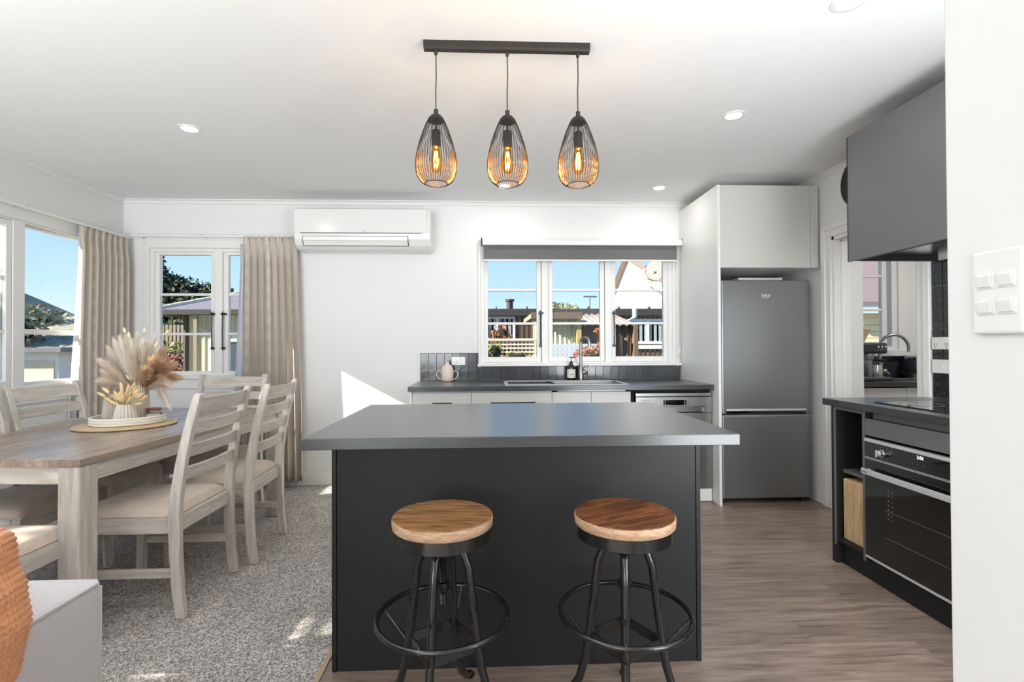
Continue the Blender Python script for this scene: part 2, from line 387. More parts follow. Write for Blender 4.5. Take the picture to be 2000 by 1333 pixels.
# floors: kitchen planks, carpet
fl = empty('floor', (-0.6, 0, -0.02), kind='structure'); fl['label'] = 'brown wood-look plank floor around the kitchen island'
obj('subfloor', B().box(-0.62, 4.75, -0.2, YB+0.1, -0.06, -0.0045), DARK, fl)
PW, PL = 0.178, 1.22
row = 0; y = -0.12
while y < YB:
    x = -0.62 - random.uniform(0.0, PL)
    while x < XR+0.1:
        a, b_ = max(x, -0.62), min(x+PL, XR+0.1)
        if b_-a > 0.02:
            y1 = min(y+PW, YB)
            obj('plank', B().box(a+0.0004, b_-0.0004, y+0.0004, y1-0.0004, -0.0045, 0), PLANK, fl, bev=0.0005, seg=1)
        x += PL
    y += PW
y = 2.42
while y < YB:
    obj('plank', B().box(XR+0.1004, 4.63, y+0.0004, min(y+PW, YB)-0.0004, -0.0045, 0), PLANK, fl, bev=0.0005, seg=1); y += PW
cf = obj('floor', B().box(XL, -0.635, YR, YB, -0.03, 0.0), CARPET, **S); cf['label'] = 'speckled grey carpet under the dining table'
obj('floor', B().box(-0.635, 0.70, YR, -0.12, -0.03, -0.0), CARPET, **S)
part('trim_1', mat('carpet_edge_strip', 'B49A78', 0.5), None, (-0.637, -0.618, -0.1, YB, -0.005, 0.006), kind='structure')

# baseboards, cornices
part('baseboard_back', TRIM, None, (XL, -0.60, YB-0.016, YB, 0, 0.115), bev=0.004, kind='structure')
part('baseboard_left', TRIM, None, (XL, XL+0.016, YR, YB, 0, 0.115), bev=0.004, kind='structure')
part('baseboard_foreground', TRIM, None, (0.684, 0.70, YR, 0.757, 0, 0.115), bev=0.004, kind='structure')
def cornice(name, axis, a, b_, p, sgn):
    pts = [(p, ZC), (p+sgn*0.034, ZC), (p+sgn*0.034, ZC-0.007), (p+sgn*0.017, ZC-0.012), (p+sgn*0.010, ZC-0.028), (p+sgn*0.010, ZC-0.036), (p, ZC-0.038)]
    fixn(obj(name, B().prism(pts, axis, a, b_), TRIM, kind='structure'))
cornice('trim_2', 'x', XL, XR, YB, -1); cornice('trim_3', 'y', YR, YB, XL, 1); cornice('trim_4', 'y', -0.08, YB, XR, -1)

# ------------------------------------------------------------------ windows
def stay(parent, x, y, z0, z1, sx=1):
    s = obj('casement_stay', B().tube([(x, y, z0), (x, y-0.006, (z0+z1)/2), (x, y, z1)], 0.0052, 8), PLASTB, parent, label='black iron peg stay')
    b = B().box(x-0.012, x+0.026*sx, y-0.012, y+0.03, z1-0.03, z1-0.012).box(x-0.009, x+0.012, y-0.008, y+0.03, z0+0.004, z0+0.022)
    obj('stay_bracket', b, PLASTB, s, bev=0.002)
    for i in range(5):
        z = z0+(z1-z0)*(0.2+0.13*i); obj('peg_hole', B().cyl((x, y-0.0125, z), (x, y-0.008, z), 0.0022, 8), PLAST, s)
def sash(W, xa, xb, za, zb, y, panes, stl=0.05, muntz=(), top=None, bot=None):
    """timber sash facing -y; glass at y+0.02"""
    top = top or stl; bot = bot or stl
    s = part('sash', TRIM, W, (xa, xa+stl, y, y+0.045, za, zb), (xb-stl, xb, y, y+0.045, za, zb),
             (xa+stl, xb-stl, y, y+0.045, za, za+bot), (xa+stl, xb-stl, y, y+0.045, zb-top, zb), bev=0.003)
    zs = [za+bot] + [z for z in muntz] + [zb-top]
    for z in muntz: part('muntin', TRIM, s, (xa+stl, xb-stl, y+0.004, y+0.04, z-0.011, z+0.011), bev=0.004)
    for a, b_ in zip(zs, zs[1:]): part('pane', GLASS, s, (xa+stl, xb-stl, y+0.02, y+0.023, a+0.009, b_-0.009), bev=0)
    return s
# window_2: dining-room window in the back wall
W = empty('window_2', (-2.35, YB, 0.93), kind='structure')
f = B()
xa, xb, za, zb = W2
f.box(xa, xa+0.035, YB, YB+0.11, za, zb).box(xb-0.035, xb, YB, YB+0.11, za, zb).box(xa+0.035, xb-0.035, YB+0.001, YB+0.11, zb-0.03, zb).box(xa+0.035, xb-0.035, YB+0.001, YB+0.11, za, za+0.02)
f.box(-2.385, -2.32, YB-0.002, YB+0.1, za, zb)
obj('frame', f, TRIM, W, bev=0.002)
part('architrave', TRIM, W, (xa-0.045, xa, YB-0.014, YB, za-0.03, zb+0.07), (xb, xb+0.045, YB-0.014, YB, za-0.03, zb+0.07), (xa, xb, YB-0.014, YB, zb, zb+0.07), bev=0.002)
part('sill', TRIM, W, (xa-0.06, xb+0.06, YB-0.03, YB+0.02, za-0.025, za+0.0), (xa-0.05, xb+0.05, YB-0.012, YB, za-0.11, za-0.025), bev=0.004)
sash(W, -2.905, -2.385, 0.965, 2.045, YB+0.02, 3, 0.043, (1.662, 1.318), top=0.04, bot=0.03)
sash(W, -2.32, -1.80, 0.965, 2.045, YB+0.02, 3, 0.04, (1.662, 1.318), top=0.04, bot=0.03)
stay(W, -2.405, YB-0.006, 1.18, 1.51); stay(W, -2.315, YB-0.006, 1.18, 1.51)
# window_3: kitchen window
W = empty('window_3', (0.8, YB, 1.02), kind='structure')
xa, xb, za, zb = W3
f = B().box(xa, xa+0.03, YB-0.002, YB+0.11, za, zb).box(xb-0.03, xb, YB-0.002, YB+0.11, za, zb).box(xa+0.03, xb-0.03, YB, YB+0.11, zb-0.03, zb).box(xa+0.03, xb-0.03, YB, YB+0.11, za, za+0.012)
f.box(0.455, 0.512, YB-0.002, YB+0.1, za, zb).box(1.024, 1.08, YB-0.002, YB+0.1, za, zb)
obj('frame', f, TRIM, W, bev=0.002)
part('architrave', TRIM, W, (xa-0.022, xa, YB-0.016, YB, za-0.03, zb+0.06), (xb, xb+0.022, YB-0.016, YB, za-0.03, zb+0.06), (xa, xb, YB-0.016, YB, zb, zb+0.06), bev=0.002)
part('sill', TRIM, W, (xa-0.03, 1.70, YB-0.045, YB+0.02, za-0.022, za), bev=0.004)
for a, b_ in ((-0.062, 0.452), (0.515, 1.022), (1.082, 1.64)):
    k = 0.082 if a > 1 else 0.033
    sash(W, a, b_ if a < 1 else 1.598, 1.058, 2.05, YB+0.018, 3, 0.040, (1.702, 1.402), bot=0.046)
part('packer', TRIM, W, (1.598, 1.64, YB+0.01, YB+0.06, 1.055, 2.05))
stay(W, 0.415+0.028, YB-0.006, 1.19, 1.515); stay(W, 1.104, YB-0.006, 1.19, 1.515)
# window_4: scullery window
W = empty('window_4', (3.4, YB, 1.1), kind='structure')
xa, xb, za, zb = W4
part('frame', TRIM, W, (xa, xa+0.03, YB, YB+0.1, za, zb), (xb-0.05, xb, YB-0.002, YB+0.1, za, zb), (xa, xb, YB, YB+0.1, zb-0.03, zb), (xa, xb, YB, YB+0.1, za, za+0.03))
part('architrave', TRIM, W, (xb, xb+0.075, YB-0.02, YB, za-0.05, zb+0.07), (xa-0.06, xa, YB-0.02, YB, za-0.05, zb+0.07), (xa, xb, YB-0.02, YB, zb, zb+0.07))
part('sill', TRIM, W, (xa-0.06, xb+0.10, YB-0.06, YB+0.02, za-0.055, za), bev=0.004)
sash(W, 3.08, 3.64, 1.18, 2.03, YB+0.02, 3, 0.045, (1.83, 1.52))
# window_1: left wall (built directly in the x = XL plane)
W = empty('window_1', (XL, 3.4, 0.93), kind='structure')
ya, yb, za, zb = W1
x0 = XL-0.12
part('frame', TRIM, W, (x0, XL, ya, ya+0.03, za, zb), (x0, XL, yb-0.03, yb, za, zb), (x0, XL-0.001, ya+0.03, yb-0.03, zb-0.012, zb), (x0, XL-0.001, ya+0.03, yb-0.03, za, za+0.02),
     (x0, XL+0.002, 3.515, 3.60, za, zb), (x0, XL+0.002, 2.93, 3.0, za, zb), (x0, XL+0.002, 2.36, 2.43, za, zb))
part('architrave', TRIM, W, (XL, XL+0.014, ya-0.05, ya, za-0.03, zb+0.075), (XL, XL+0.014, yb, yb+0.05, za-0.03, zb+0.075), (XL, XL+0.014, ya, yb, zb, zb+0.075), bev=0.002)
part('sill', TRIM, W, (XL-0.02, XL+0.03, ya-0.06, yb+0.06, za-0.025, za), (XL, XL+0.012, ya-0.05, yb+0.05, za-0.11, za-0.025), bev=0.004)
def sash_x(W, ya, yb, za, zb, x, stl, muntz, top, bot):
    s = part('sash', TRIM, W, (x-0.045, x, ya, ya+stl, za, zb), (x-0.045, x, yb-stl, yb, za, zb), (x-0.045, x, ya+stl, yb-stl, za, za+bot), (x-0.045, x, ya+stl, yb-stl, zb-top, zb), bev=0.003)
    for z, h in muntz: part('muntin', TRIM, s, (x-0.04, x-0.004, ya+stl, yb-stl, z-h, z+h), bev=0.004)
    zs = [za+bot]+[z for z, h in muntz]+[zb-top]
    for a, b_ in zip(zs, zs[1:]): part('pane', GLASS, s, (x-0.025, x-0.022, ya+stl, yb-stl, a+0.01, b_-0.01), bev=0)
sash_x(W, 3.0, 3.512, 0.955, 2.047, XL-0.005, 0.04, ((1.665, 0.011), (1.31, 0.011)), 0.035, 0.03)
sash_x(W, 2.43, 2.93, 0.955, 2.047, XL-0.005, 0.04, ((1.665, 0.011), (1.31, 0.011)), 0.035, 0.03)
sash_x(W, 1.18, 2.36, 0.955, 2.047, XL-0.005, 0.04, ((1.665, 0.011), (1.31, 0.011)), 0.035, 0.03)
sash_x(W, 3.603, 4.33, 0.95, 2.047, XL-0.04, 0.045, ((1.315, 0.018),), 0.01, 0.02)
# rear and side living-room windows (behind the camera)
W = empty('window_5', (-1.3, YR, 0.4), kind='structure')
part('frame', TRIM, W, *[(x, x+0.06, YR-0.1, YR-0.03, 0.4, 2.3) for x in (-2.9, -1.86, -0.8, 0.24)], (-2.9, 0.3, YR-0.1, YR-0.03, 0.4, 0.46), (-2.9, 0.3, YR-0.1, YR-0.03, 2.24, 2.3))
W = empty('window_6', (XL, -0.5, 0.9), kind='structure')
part('frame', TRIM, W, *[(XL-0.1, XL-0.03, y_, y_+0.05, 0.9, 2.06) for y_ in (-1.6, -0.58, 0.45)], (XL-0.1, XL-0.03, -1.6, 0.5, 0.9, 0.95), (XL-0.1, XL-0.03, -1.6, 0.5, 2.01, 2.06))
# door_1: doorway into the scullery
D = empty('door_1', (XR, 3.27, 0), kind='structure')
b = B()
def casing(x0, x1, o, i):
    return [(x0, x1, 3.64+i, 3.64+o, 0, 1.99+o), (x0, x1, 2.885-o, 2.885-i, 0, 1.99+o), (x0, x1, 2.885-i, 3.64+i, 1.99+i, 1.99+o)]
part('architrave', TRIM, D, *casing(XR-0.016, XR, 0.095, 0.0), bev=0.003)
part('architrave', TRIM, D, *casing(XR-0.026, XR-0.014, 0.095, 0.05), bev=0.004)
part('jamb', TRIM, D, (XR-0.002, XR+0.122, 3.615, 3.642, 0, 1.99), (XR-0.002, XR+0.122, 2.883, 2.905, 0, 1.99), (XR-0.002, XR+0.122, 2.883, 3.642, 1.965, 1.992), bev=0.002)
part('door_stop', TRIM, D, (XR+0.045, XR+0.075, 3.60, 3.616, 0, 1.965), (XR+0.045, XR+0.075, 2.905, 2.918, 0, 1.965), (XR+0.045, XR+0.075, 2.905, 3.616, 1.952, 1.965), bev=0.002)
#PART2
# ================================================================== KITCHEN
TILE = mat('glazed_tile_dark', '3F4146', 0.14, spec=0.6, noise=(9, 0.18), bump=(14, 0.10), var=0.14)
GROUT = mat('grout', '9A9894', 0.8)
# back splash: each tile a part
sp_ = empty('tile_splashback', (0.5, YB, 0.90), 'dark glazed vertical tile splashback behind the sink bench', 'splashback')
part('grout_bed', GROUT, sp_, (-0.617, -0.108, YB-0.006, YB-0.0005, 0.9005, 1.143), (-0.108, 1.699, YB-0.006, YB-0.0005, 0.9005, 1.0225), bev=0)
x = -0.6155; i = 0
while x < 1.69:
    xe = min(x+0.0688, 1.6985); zt = 1.141 if xe < -0.11 else 1.0215
    if x < -0.11 < xe:
        part('tile', TILE, sp_, (x, -0.109, YB-0.0125, YB-0.004, 0.903, 1.141), bev=0.0018)
        part('tile', TILE, sp_, (-0.1075, xe, YB-0.012, YB-0.004, 0.903, 1.0215), bev=0.0018)
    else:
        o = part('tile', TILE, sp_, (x, xe, YB-0.012-random.uniform(0, 0.0012), YB-0.004, 0.903, zt), bev=0.0018)
    x += 0.0703; i += 1
# worktop with sink cut-out
SX0, SX1, SY0, SY1 = 0.115, 1.065, 3.915, 4.375
b = B().box(-0.616, SX0, 3.835, YB-0.0005, 0.864, 0.90).box(SX1, 1.699, 3.835, YB-0.0005, 0.864, 0.90).box(SX0, SX1, 3.835, SY0, 0.864, 0.90).box(SX0, SX1, SY1, YB-0.0005, 0.864, 0.90)
wt = obj('worktop', b, STONE, bev=0)
tag(wt, 'dark stone-look worktop under the kitchen window with a steel sink', 'worktop')
sk = empty('sink', (0.6, 4.145, 0.9), 'stainless steel inset sink with drainer in the window worktop', 'sink')
b = B(); r_ = 0.022
b.box(SX0-0.006, SX1+0.006, SY0-0.006, SY0+r_, 0.9, 0.905).box(SX0-0.006, SX1+0.006, SY1-0.045, SY1+0.006, 0.9, 0.905)
b.box(SX0-0.006, SX0+r_, SY0, SY1, 0.9, 0.905).box(SX1-r_, SX1+0.006, SY0, SY1, 0.9, 0.905)
obj('rim', b, ALU, sk, bev=0.002)
part('drainer', STEEL, sk, (SX0+r_, 0.50, SY0+r_, SY1-0.045, 0.885, 0.890), *[(SX0+0.06+0.05*k, SX0+0.068+0.05*k, SY0+0.05, SY1-0.08, 0.89, 0.894) for k in range(6)], (0.50, 0.52, SY0+r_, SY1-0.045, 0.885, 0.903))
part('bowl', STEEL, sk, (0.52, SX1-r_, SY0+r_, SY1-0.045, 0.715, 0.72), (0.515, 0.522, SY0+r_, SY1-0.045, 0.715, 0.90), (SX1-r_-0.002, SX1-r_+0.004, SY0+r_, SY1-0.045, 0.715, 0.90),
     (0.52, SX1-r_, SY0+r_-0.004, SY0+r_, 0.715, 0.90), (0.52, SX1-r_, SY1-0.045, SY1-0.041, 0.715, 0.90))
def gooseneck(name, x, y, z0, z1, reach, label, rod, lev, r=0.0135):
    t = empty(name, (x, y, z0), label, 'tap')
    b = B().lathe([(0.027, 0), (0.027, 0.004), (0.0235, 0.006), (0.0235, 0.105), (0.0215, 0.108)], (x, y, z0), 24)
    obj('tap_body', b, STEEL, t)
    R_ = reach/2; dx, dy = rod
    pts = [(x, y, z0+0.1), (x, y, z0+0.2)]
    zc = z1-R_
    pts += [(x+dx*R_*(1-cos(a)), y+dy*R_*(1-cos(a)), zc+R_*sin(a)) for a in [pi*k/14 for k in range(15)]]
    pts.append((x+dx*reach, y+dy*reach, zc-0.035))
    obj('spout', B().tube(pts, r, 14), STEEL, t)
    h = obj('mixer_boss', B().cyl((x+0.018, y-0.012, z0+0.062), (x+0.046, y-0.022, z0+0.070), 0.021, 20), STEEL, t, bev=0.003)
    obj('lever', B().tube([(x+0.040, y-0.02, z0+0.075), (x+lev[0], y-0.035, z0+lev[1])], [0.0062, 0.0045], 10), STEELB, h)
    return t
gooseneck('kitchen_tap', 0.785, 4.43, 0.905, 1.272, 0.085, 'brushed steel gooseneck tap on the sink below the kitchen window', (0.74, -0.67), (0.10, 0.128))
# base cabinets under the window
def cab_front(name, x0, x1, label, handles, splits):
    c = empty(name, ((x0+x1)/2, 3.87, 0.1), label, 'cabinet')
    part('body', CABW, c, (x0, x1, 3.892, YB-0.02, 0.10, 0.70 if 'sink' in name else 0.862), bev=0)
    zs = [0.104]+splits+[0.852]
    for k, (a, b_) in enumerate(zip(zs, zs[1:])):
        d = part('drawer' if len(zs) > 2 else 'door', CABG, c, (x0+0.0015, x1-0.0015, 3.87, 3.889, a+0.002, b_-0.002))
        if handles:
            ha, hb = handles; z = b_-0.083
            part('handle', BMETAL, d, (ha, hb, 3.845, 3.852, z, z+0.010), (ha+0.004, ha+0.012, 3.85, 3.87, z, z+0.010), (hb-0.012, hb-0.004, 3.85, 3.87, z, z+0.010))
    part('kickboard', CABW, c, (x0, x1, 3.93, 3.945, 0, 0.1), bev=0)
    return c
cab_front('drawer_cabinet', -0.589, -0.144, 'pale grey narrow drawer cabinet at the left end of the window bench', (-0.436, -0.291), [0.35, 0.60])
cab_front('drawer_cabinet', -0.144, 0.464, 'pale grey wide drawer cabinet left of the sink', (0.0, 0.335), [0.35, 0.60])
cab_front('sink_cabinet', 0.464, 0.765, 'pale grey handleless cabinet door directly under the sink', None, [])
cab_front('sink_cabinet', 0.765, 1.068, 'pale grey handleless cabinet door beside the dishwasher', None, [])
tag(part('end_panel', CABW, None, (-0.606, -0.5905, 3.87, YB-0.02, 0, 0.862)), 'white end panel closing the left of the window bench', 'panel')
tag(part('filler_panel', DARK, None, (1.0695, 1.10, 3.90, YB-0.02, 0.1, 0.862)), 'dark filler gap between sink cabinet and dishwasher', 'panel')
dw = empty('dishwasher', (1.4, 3.87, 0), 'stainless steel dishwasher with black display under the bench', 'dishwasher')
part('body', DARK, dw, (1.104, 1.692, 3.90, YB-0.03, 0.1, 0.86), bev=0)
part('top_rail', STEEL, dw, (1.104, 1.691, 3.868, 3.90, 0.810, 0.836), bev=0.002)
cp = part('control_panel', STEEL, dw, (1.104, 1.694, 3.862, 3.90, 0.732, 0.806), (1.104, 1.20, 3.862, 3.90, 0.685, 0.732), (1.63, 1.694, 3.862, 3.90, 0.685, 0.732), (1.20, 1.63, 3.868, 3.90, 0.726, 0.732), bev=0.002)
part('display', BGLASS, cp, (1.317, 1.495, 3.8605, 3.8625, 0.743, 0.783), bev=0)
for xx in (1.330, 1.481):
    for z in (0.749, 0.762, 0.774): part('display_light', TEXTW, cp, (xx-0.003, xx+0.003, 3.8598, 3.8606, z-0.002, z+0.002), bev=0)
for xx in (1.285, 1.515): part('button', STEELB, cp, (xx-0.002, xx+0.003, 3.8605, 3.8622, 0.753, 0.772), bev=0)
text('lettering', 'SAMSUNG', 0.016, (1.142, 3.8615, 0.775), (R(90), 0, 0), TEXTD, cp)
part('handle_recess', STEELB, dw, (1.20, 1.63, 3.885, 3.90, 0.69, 0.728), bev=0)
part('door', STEEL, dw, (1.104, 1.694, 3.868, 3.90, 0.106, 0.683), bev=0.003)
part('kickboard', CABW, dw, (1.104, 1.694, 3.875, 3.89, 0.004, 0.1))
# outlets
def outlet(x0, x1, y, z0, z1, axis, label, prongs=True):
    if axis == 'y':
        o = part('power_outlet', PLAST, None, (x0, x1, y-0.009, y, z0, z1), bev=0.003); cx = (x0+x1)/2; cz = (z0+z1)/2
        tag(o, label, 'outlet')
        for sx in (-0.030, 0.030): part('rocker', PLAST, o, (cx+sx-0.022, cx+sx-0.008, y-0.012, y-0.008, z1-0.018, z1-0.008))
        for k in (-1, 1): part('socket_slots', PLASTB, o, (cx+0.028+k*0.006, cx+0.030+k*0.006, y-0.0098, y-0.0088, cz-0.010, cz-0.001), (cx+0.0285, cx+0.0305, y-0.0098, y-0.0088, cz-0.022, cz-0.014), bev=0)
        obj('plug', B().cyl((cx-0.02, y-0.03, cz-0.006), (cx-0.02, y-0.008, cz-0.006), 0.015, 16), PLAST, o, bev=0.003, label='white round plug pushed into the left socket')
    else:
        x = x0; o = part('power_outlet', PLAST, None, (x-0.009, x, x1, y, z0, z1), bev=0.003); cy = (x1+y)/2; cz = (z0+z1)/2
        tag(o, label, 'outlet')
        if prongs:
            for sy in (-0.035, 0.035):
                part('rocker', PLAST, o, (x-0.012, x-0.008, cy+sy-0.012, cy+sy+0.006, z1-0.018, z1-0.008))
                part('socket_slots', PLASTB, o, (x-0.0098, x-0.0088, cy+sy-0.010, cy+sy-0.007, cz-0.012, cz+0.0), (x-0.0098, x-0.0088, cy+sy+0.005, cy+sy+0.008, cz-0.012, cz+0.0), (x-0.0098, x-0.0088, cy+sy-0.002, cy+sy+0.001, cz-0.025, cz-0.016), bev=0)
        else: part('rocker', PLAST, o, (x-0.012, x-0.008, cy-0.012, cy+0.006, cz-0.01, cz+0.008))
    return o
outlet(-0.342, -0.222, YB-0.0135, 1.036, 1.108, 'y', 'white double power outlet with a plug, on the tiles behind the pink bottle')
# pink diffuser bottle
d = empty('ceramic_diffuser', (-0.372, 4.42, 0.9), 'pink ceramic bottle-shaped diffuser standing on the window worktop', 'diffuser')
PINK = mat('pink_ceramic', 'E3D3CB', 0.55)
obj('body', B().lathe([(0.045, 0.010), (0.051, 0.018), (0.053, 0.05), (0.053, 0.09), (0.049, 0.115), (0.036, 0.135), (0.020, 0.147), (0.0165, 0.152), (0.0165, 0.168), (0.0185, 0.173), (0.012, 0.174)], (-0.372, 4.42, 0.9), 32), PINK, d)
obj('wood_base', B().lathe([(0.042, 0.0005), (0.046, 0.003), (0.046, 0.0105), (0.03, 0.0105)], (-0.372, 4.42, 0.9), 28), BOARD, d)
for s in (-1, 1):
    obj('cord', B().tube([(-0.372+s*0.050, 4.415, 0.916), (-0.372+s*0.076, 4.40, 0.93), (-0.372+s*0.094, 4.40, 0.957), (-0.372+s*0.085, 4.405, 0.985), (-0.372+s*0.062, 4.41, 0.99), (-0.372+s*0.052, 4.415, 0.97)], 0.0032, 8), PLAST, d, label='white looped cable')
# soap bottle
d = empty('soap_bottle', (0.703, 4.45, 0.9), 'black pump soap bottle with white label beside the sink tap', 'bottle')
obj('bottle', B().lathe([(0.034, 0.001), (0.037, 0.006), (0.037, 0.105), (0.033, 0.122), (0.020, 0.136), (0.015, 0.14), (0.015, 0.146)], (0.703, 4.45, 0.9), 28), BGLASS, d)
lb = obj('label', B().lathe([(0.0375, 0.022), (0.0378, 0.022), (0.0378, 0.098), (0.0375, 0.098)], (0.703, 4.45, 0.9), 28), mat('soap_label', 'DAD8D2', 0.6), d)
part('label_print', TEXTD, lb, (0.685, 0.721, 4.4116, 4.4119, 0.951, 0.957), (0.692, 0.714, 4.4116, 4.4119, 0.985, 0.987), (0.717, 0.724, 4.4120, 4.4122, 0.930, 0.934), bev=0)
obj('pump', B().lathe([(0.016, 0.144), (0.016, 0.162), (0.008, 0.166), (0.0045, 0.168), (0.0045, 0.195), (0.009, 0.197), (0.009, 0.203), (0.001, 0.204)], (0.703, 4.45, 0.9), 18).tube([(0.703, 4.45, 1.099), (0.725, 4.435, 1.101), (0.737, 4.427, 1.095)], 0.0042, 8).tube([(0.703, 4.45, 1.10), (0.685, 4.46, 1.10)], 0.003, 8), PLASTB, d)

# kitchen blind
bl = empty('roller_blind', (0.81, YB-0.06, 1.95), 'dark grey roller blind with white fascia above the kitchen window', 'blind')
obj('roller_cover', B().prism([(YB-0.085, 2.085), (YB-0.088, 2.115), (YB-0.075, 2.138), (YB-0.017, 2.142), (YB-0.017, 2.085)], 'x', -0.068, 1.700), PLAST, bl, bev=0.002)
fixn(bpy.data.objects[-1]) if False else None
for x in (-0.078, 1.7005): part('bracket', PLASTB, bl, (x-0.001, x+0.009, YB-0.094, YB-0.017, 2.082, 2.146), bev=0.003)
part('blind_fabric', mat('blind_fabric', '6B6B6B', 0.9, noise=(250, 0.12), bump=(400, 0.1)), bl, (-0.058, 1.660, YB-0.050, YB-0.0475, 1.962, 2.12), bev=0)
part('bottom_rail', PLAST, bl, (-0.058, 1.663, YB-0.056, YB-0.043, 1.948, 1.962), bev=0.002)
cc = obj('chain', B().tube([(1.692, YB-0.03, 2.09), (1.692, YB-0.03, 1.10), (1.686, YB-0.03, 1.085), (1.681, YB-0.03, 1.10), (1.681, YB-0.03, 2.09)], 0.0016, 6), PLAST, bl)
part('chain_clip', PLAST, cc, (1.678, 1.695, YB-0.035, YB-0.02, 1.125, 1.18))

# heat pump
ac = empty('heat_pump', (-1.07, YB, 2.02), 'white wall-mounted heat pump between the curtain and kitchen window', 'air conditioner')
HPM = mat('heat_pump_plastic', 'E6E6E4', 0.18)
prof = [(YB-0.001, 2.362), (4.335, 2.362), (4.318, 2.350), (4.305, 2.20), (4.303, 2.147), (4.308, 2.10), (4.335, 2.050), (4.375, 2.024), (4.43, 2.016), (YB-0.001, 2.02)]
obj('casing', B().prism(prof, 'x', -1.626, -0.502), HPM, ac, bev=0.010, seg=3)
part('front_panel', HPM, ac, (-1.622, -0.530, 4.300, 4.31, 2.150, 2.350), bev=0.004)
part('panel_gap', PLASTB, ac, (-1.57, -0.575, 4.298, 4.303, 2.1455, 2.1495), bev=0)
fl_ = obj('air_flap', B().prism([(4.2985, 2.118), (4.3015, 2.085), (4.3255, 2.047), (4.340, 2.056), (4.316, 2.088), (4.312, 2.118)], 'x', -1.55, -0.69), PLAST, ac)
fixn(fl_)
obj('flap_gap', B().prism([(4.3010, 2.122), (4.3040, 2.084), (4.331, 2.044), (4.336, 2.048), (4.3065, 2.088), (4.306, 2.122)], 'x', -1.556, -0.684), PLASTB, ac)
part('flap_ridge', mat('flap_line', '9A9A98', 0.4), fl_, (-1.55, -0.69, 4.2995, 4.303, 2.0845, 2.0865), bev=0)
part('sensor_label', PLAST, ac, (-1.60, -1.575, 4.2985, 4.302, 2.148, 2.165), bev=0)
part('lettering', mat('faint_print', 'C2C2C0', 0.4), ac, (-1.065, -1.035, 4.2985, 4.3005, 2.163, 2.170), bev=0)

# fridge + surround
tp = tag(part('tall_panel', CABW, None, (1.700, 1.7215, 3.755, YB-0.0005, 0, 2.405)), 'tall white panel on the left side of the fridge', 'panel')
oc = empty('overhead_cabinet', (2.1, 3.76, 1.783), 'white overhead cupboard above the fridge', 'cabinet')
part('body', CABW, oc, (1.7225, 2.478, 3.782, YB-0.001, 1.783, 2.403), bev=0)
part('door', CABG, oc, (1.7225, 2.416, 3.762, 3.781, 1.783, 2.404))
part('filler', CABG, oc, (2.419, 2.478, 3.762, 3.781, 1.783, 2.404))
fr = empty('refrigerator', (2.1, 3.815, 0), 'stainless steel fridge freezer standing in the white alcove', 'refrigerator')
part('body', mat('fridge_side', '6B6C6D', 0.4, metal=0.6), fr, (1.756, 2.438, 3.875, 4.47, 0.03, 1.695), bev=0.004)
dU = part('door', FRIDGE, fr, (1.752, 2.443, 3.815, 3.872, 0.676, 1.697), bev=0.009, seg=3)
dL = part('door', FRIDGE, fr, (1.752, 2.443, 3.815, 3.872, 0.035, 0.664), bev=0.009, seg=3)
part('handle', ALU, dU, (1.784, 2.402, 3.806, 3.817, 0.700, 0.716), bev=0.002)
part('handle_shadow_gap', BGLASS, dU, (1.784, 2.402, 3.8135, 3.8155, 0.680, 0.700), bev=0)
part('door_edge', ALU, dL, (1.753, 2.442, 3.817, 3.86, 0.6635, 0.6665), bev=0)
for x in (1.78, 2.40): obj('foot', B().cyl((x, 3.86, 0), (x, 3.86, 0.036), 0.015, 12), PLASTB, fr)
text('lettering', 'beko', 0.034, (2.064, 3.8145, 1.570), (R(90), 0, 0), TEXTW, dU)
obj('logo_stroke', B().tube([(2.066, 3.8145, 1.559), (2.09, 3.8145, 1.562), (2.118, 3.8145, 1.563), (2.125, 3.8145, 1.567)], 0.0017, 6), TEXTW, dU)
tb = empty('white_tray', (2.1, 3.97, 1.697), 'white plastic tray lying on top of the fridge', 'tray')
part('tray_base', PLAST, tb, (1.95, 2.28, 3.93, 4.25, 1.6975, 1.705)); part('tray_rim', PLAST, tb, (1.94, 2.29, 3.92, 3.935, 1.6975, 1.727), (1.94, 2.29, 4.24, 4.255, 1.6975, 1.727), (1.94, 1.953, 3.935, 4.24, 1.6975, 1.727), (2.277, 2.29, 3.935, 4.24, 1.6975, 1.732))

# island
isl = empty('kitchen_island', (0.1, 2.2, 0), 'black kitchen island with overhanging dark stone-look top', 'kitchen island')
part('worktop', STONE, isl, (-0.622, 0.842, 1.700, 2.690, 0.862, 0.90), bev=0.0025)
part('back_panel', BLACK, isl, (-0.571, 0.778, 1.927, 1.945, 0.0, 0.862), bev=0.001)
part('side_panel', BLACK, isl, (-0.589, -0.5725, 1.924, 2.665, 0.0, 0.862), bev=0.001)
part('side_panel', BLACK, isl, (0.7795, 0.796, 1.924, 2.665, 0.0, 0.862), bev=0.001)
part('body', BLACK, isl, (-0.57, 0.777, 1.946, 2.64, 0.1, 0.861), bev=0)
for k in range(3):
    a = -0.57+0.449*k; dd = part('door', BLACK, isl, (a+0.002, a+0.447, 2.642, 2.662, 0.105, 0.857))
    part('handle', BMETAL, dd, (a+0.12, a+0.33, 2.68, 2.688, 0.80, 0.81), (a+0.125, a+0.133, 2.66, 2.68, 0.80, 0.81), (a+0.317, a+0.325, 2.66, 2.68, 0.80, 0.81))
part('kickboard', BLACK, isl, (-0.57, 0.777, 2.58, 2.60, 0, 0.1), bev=0)

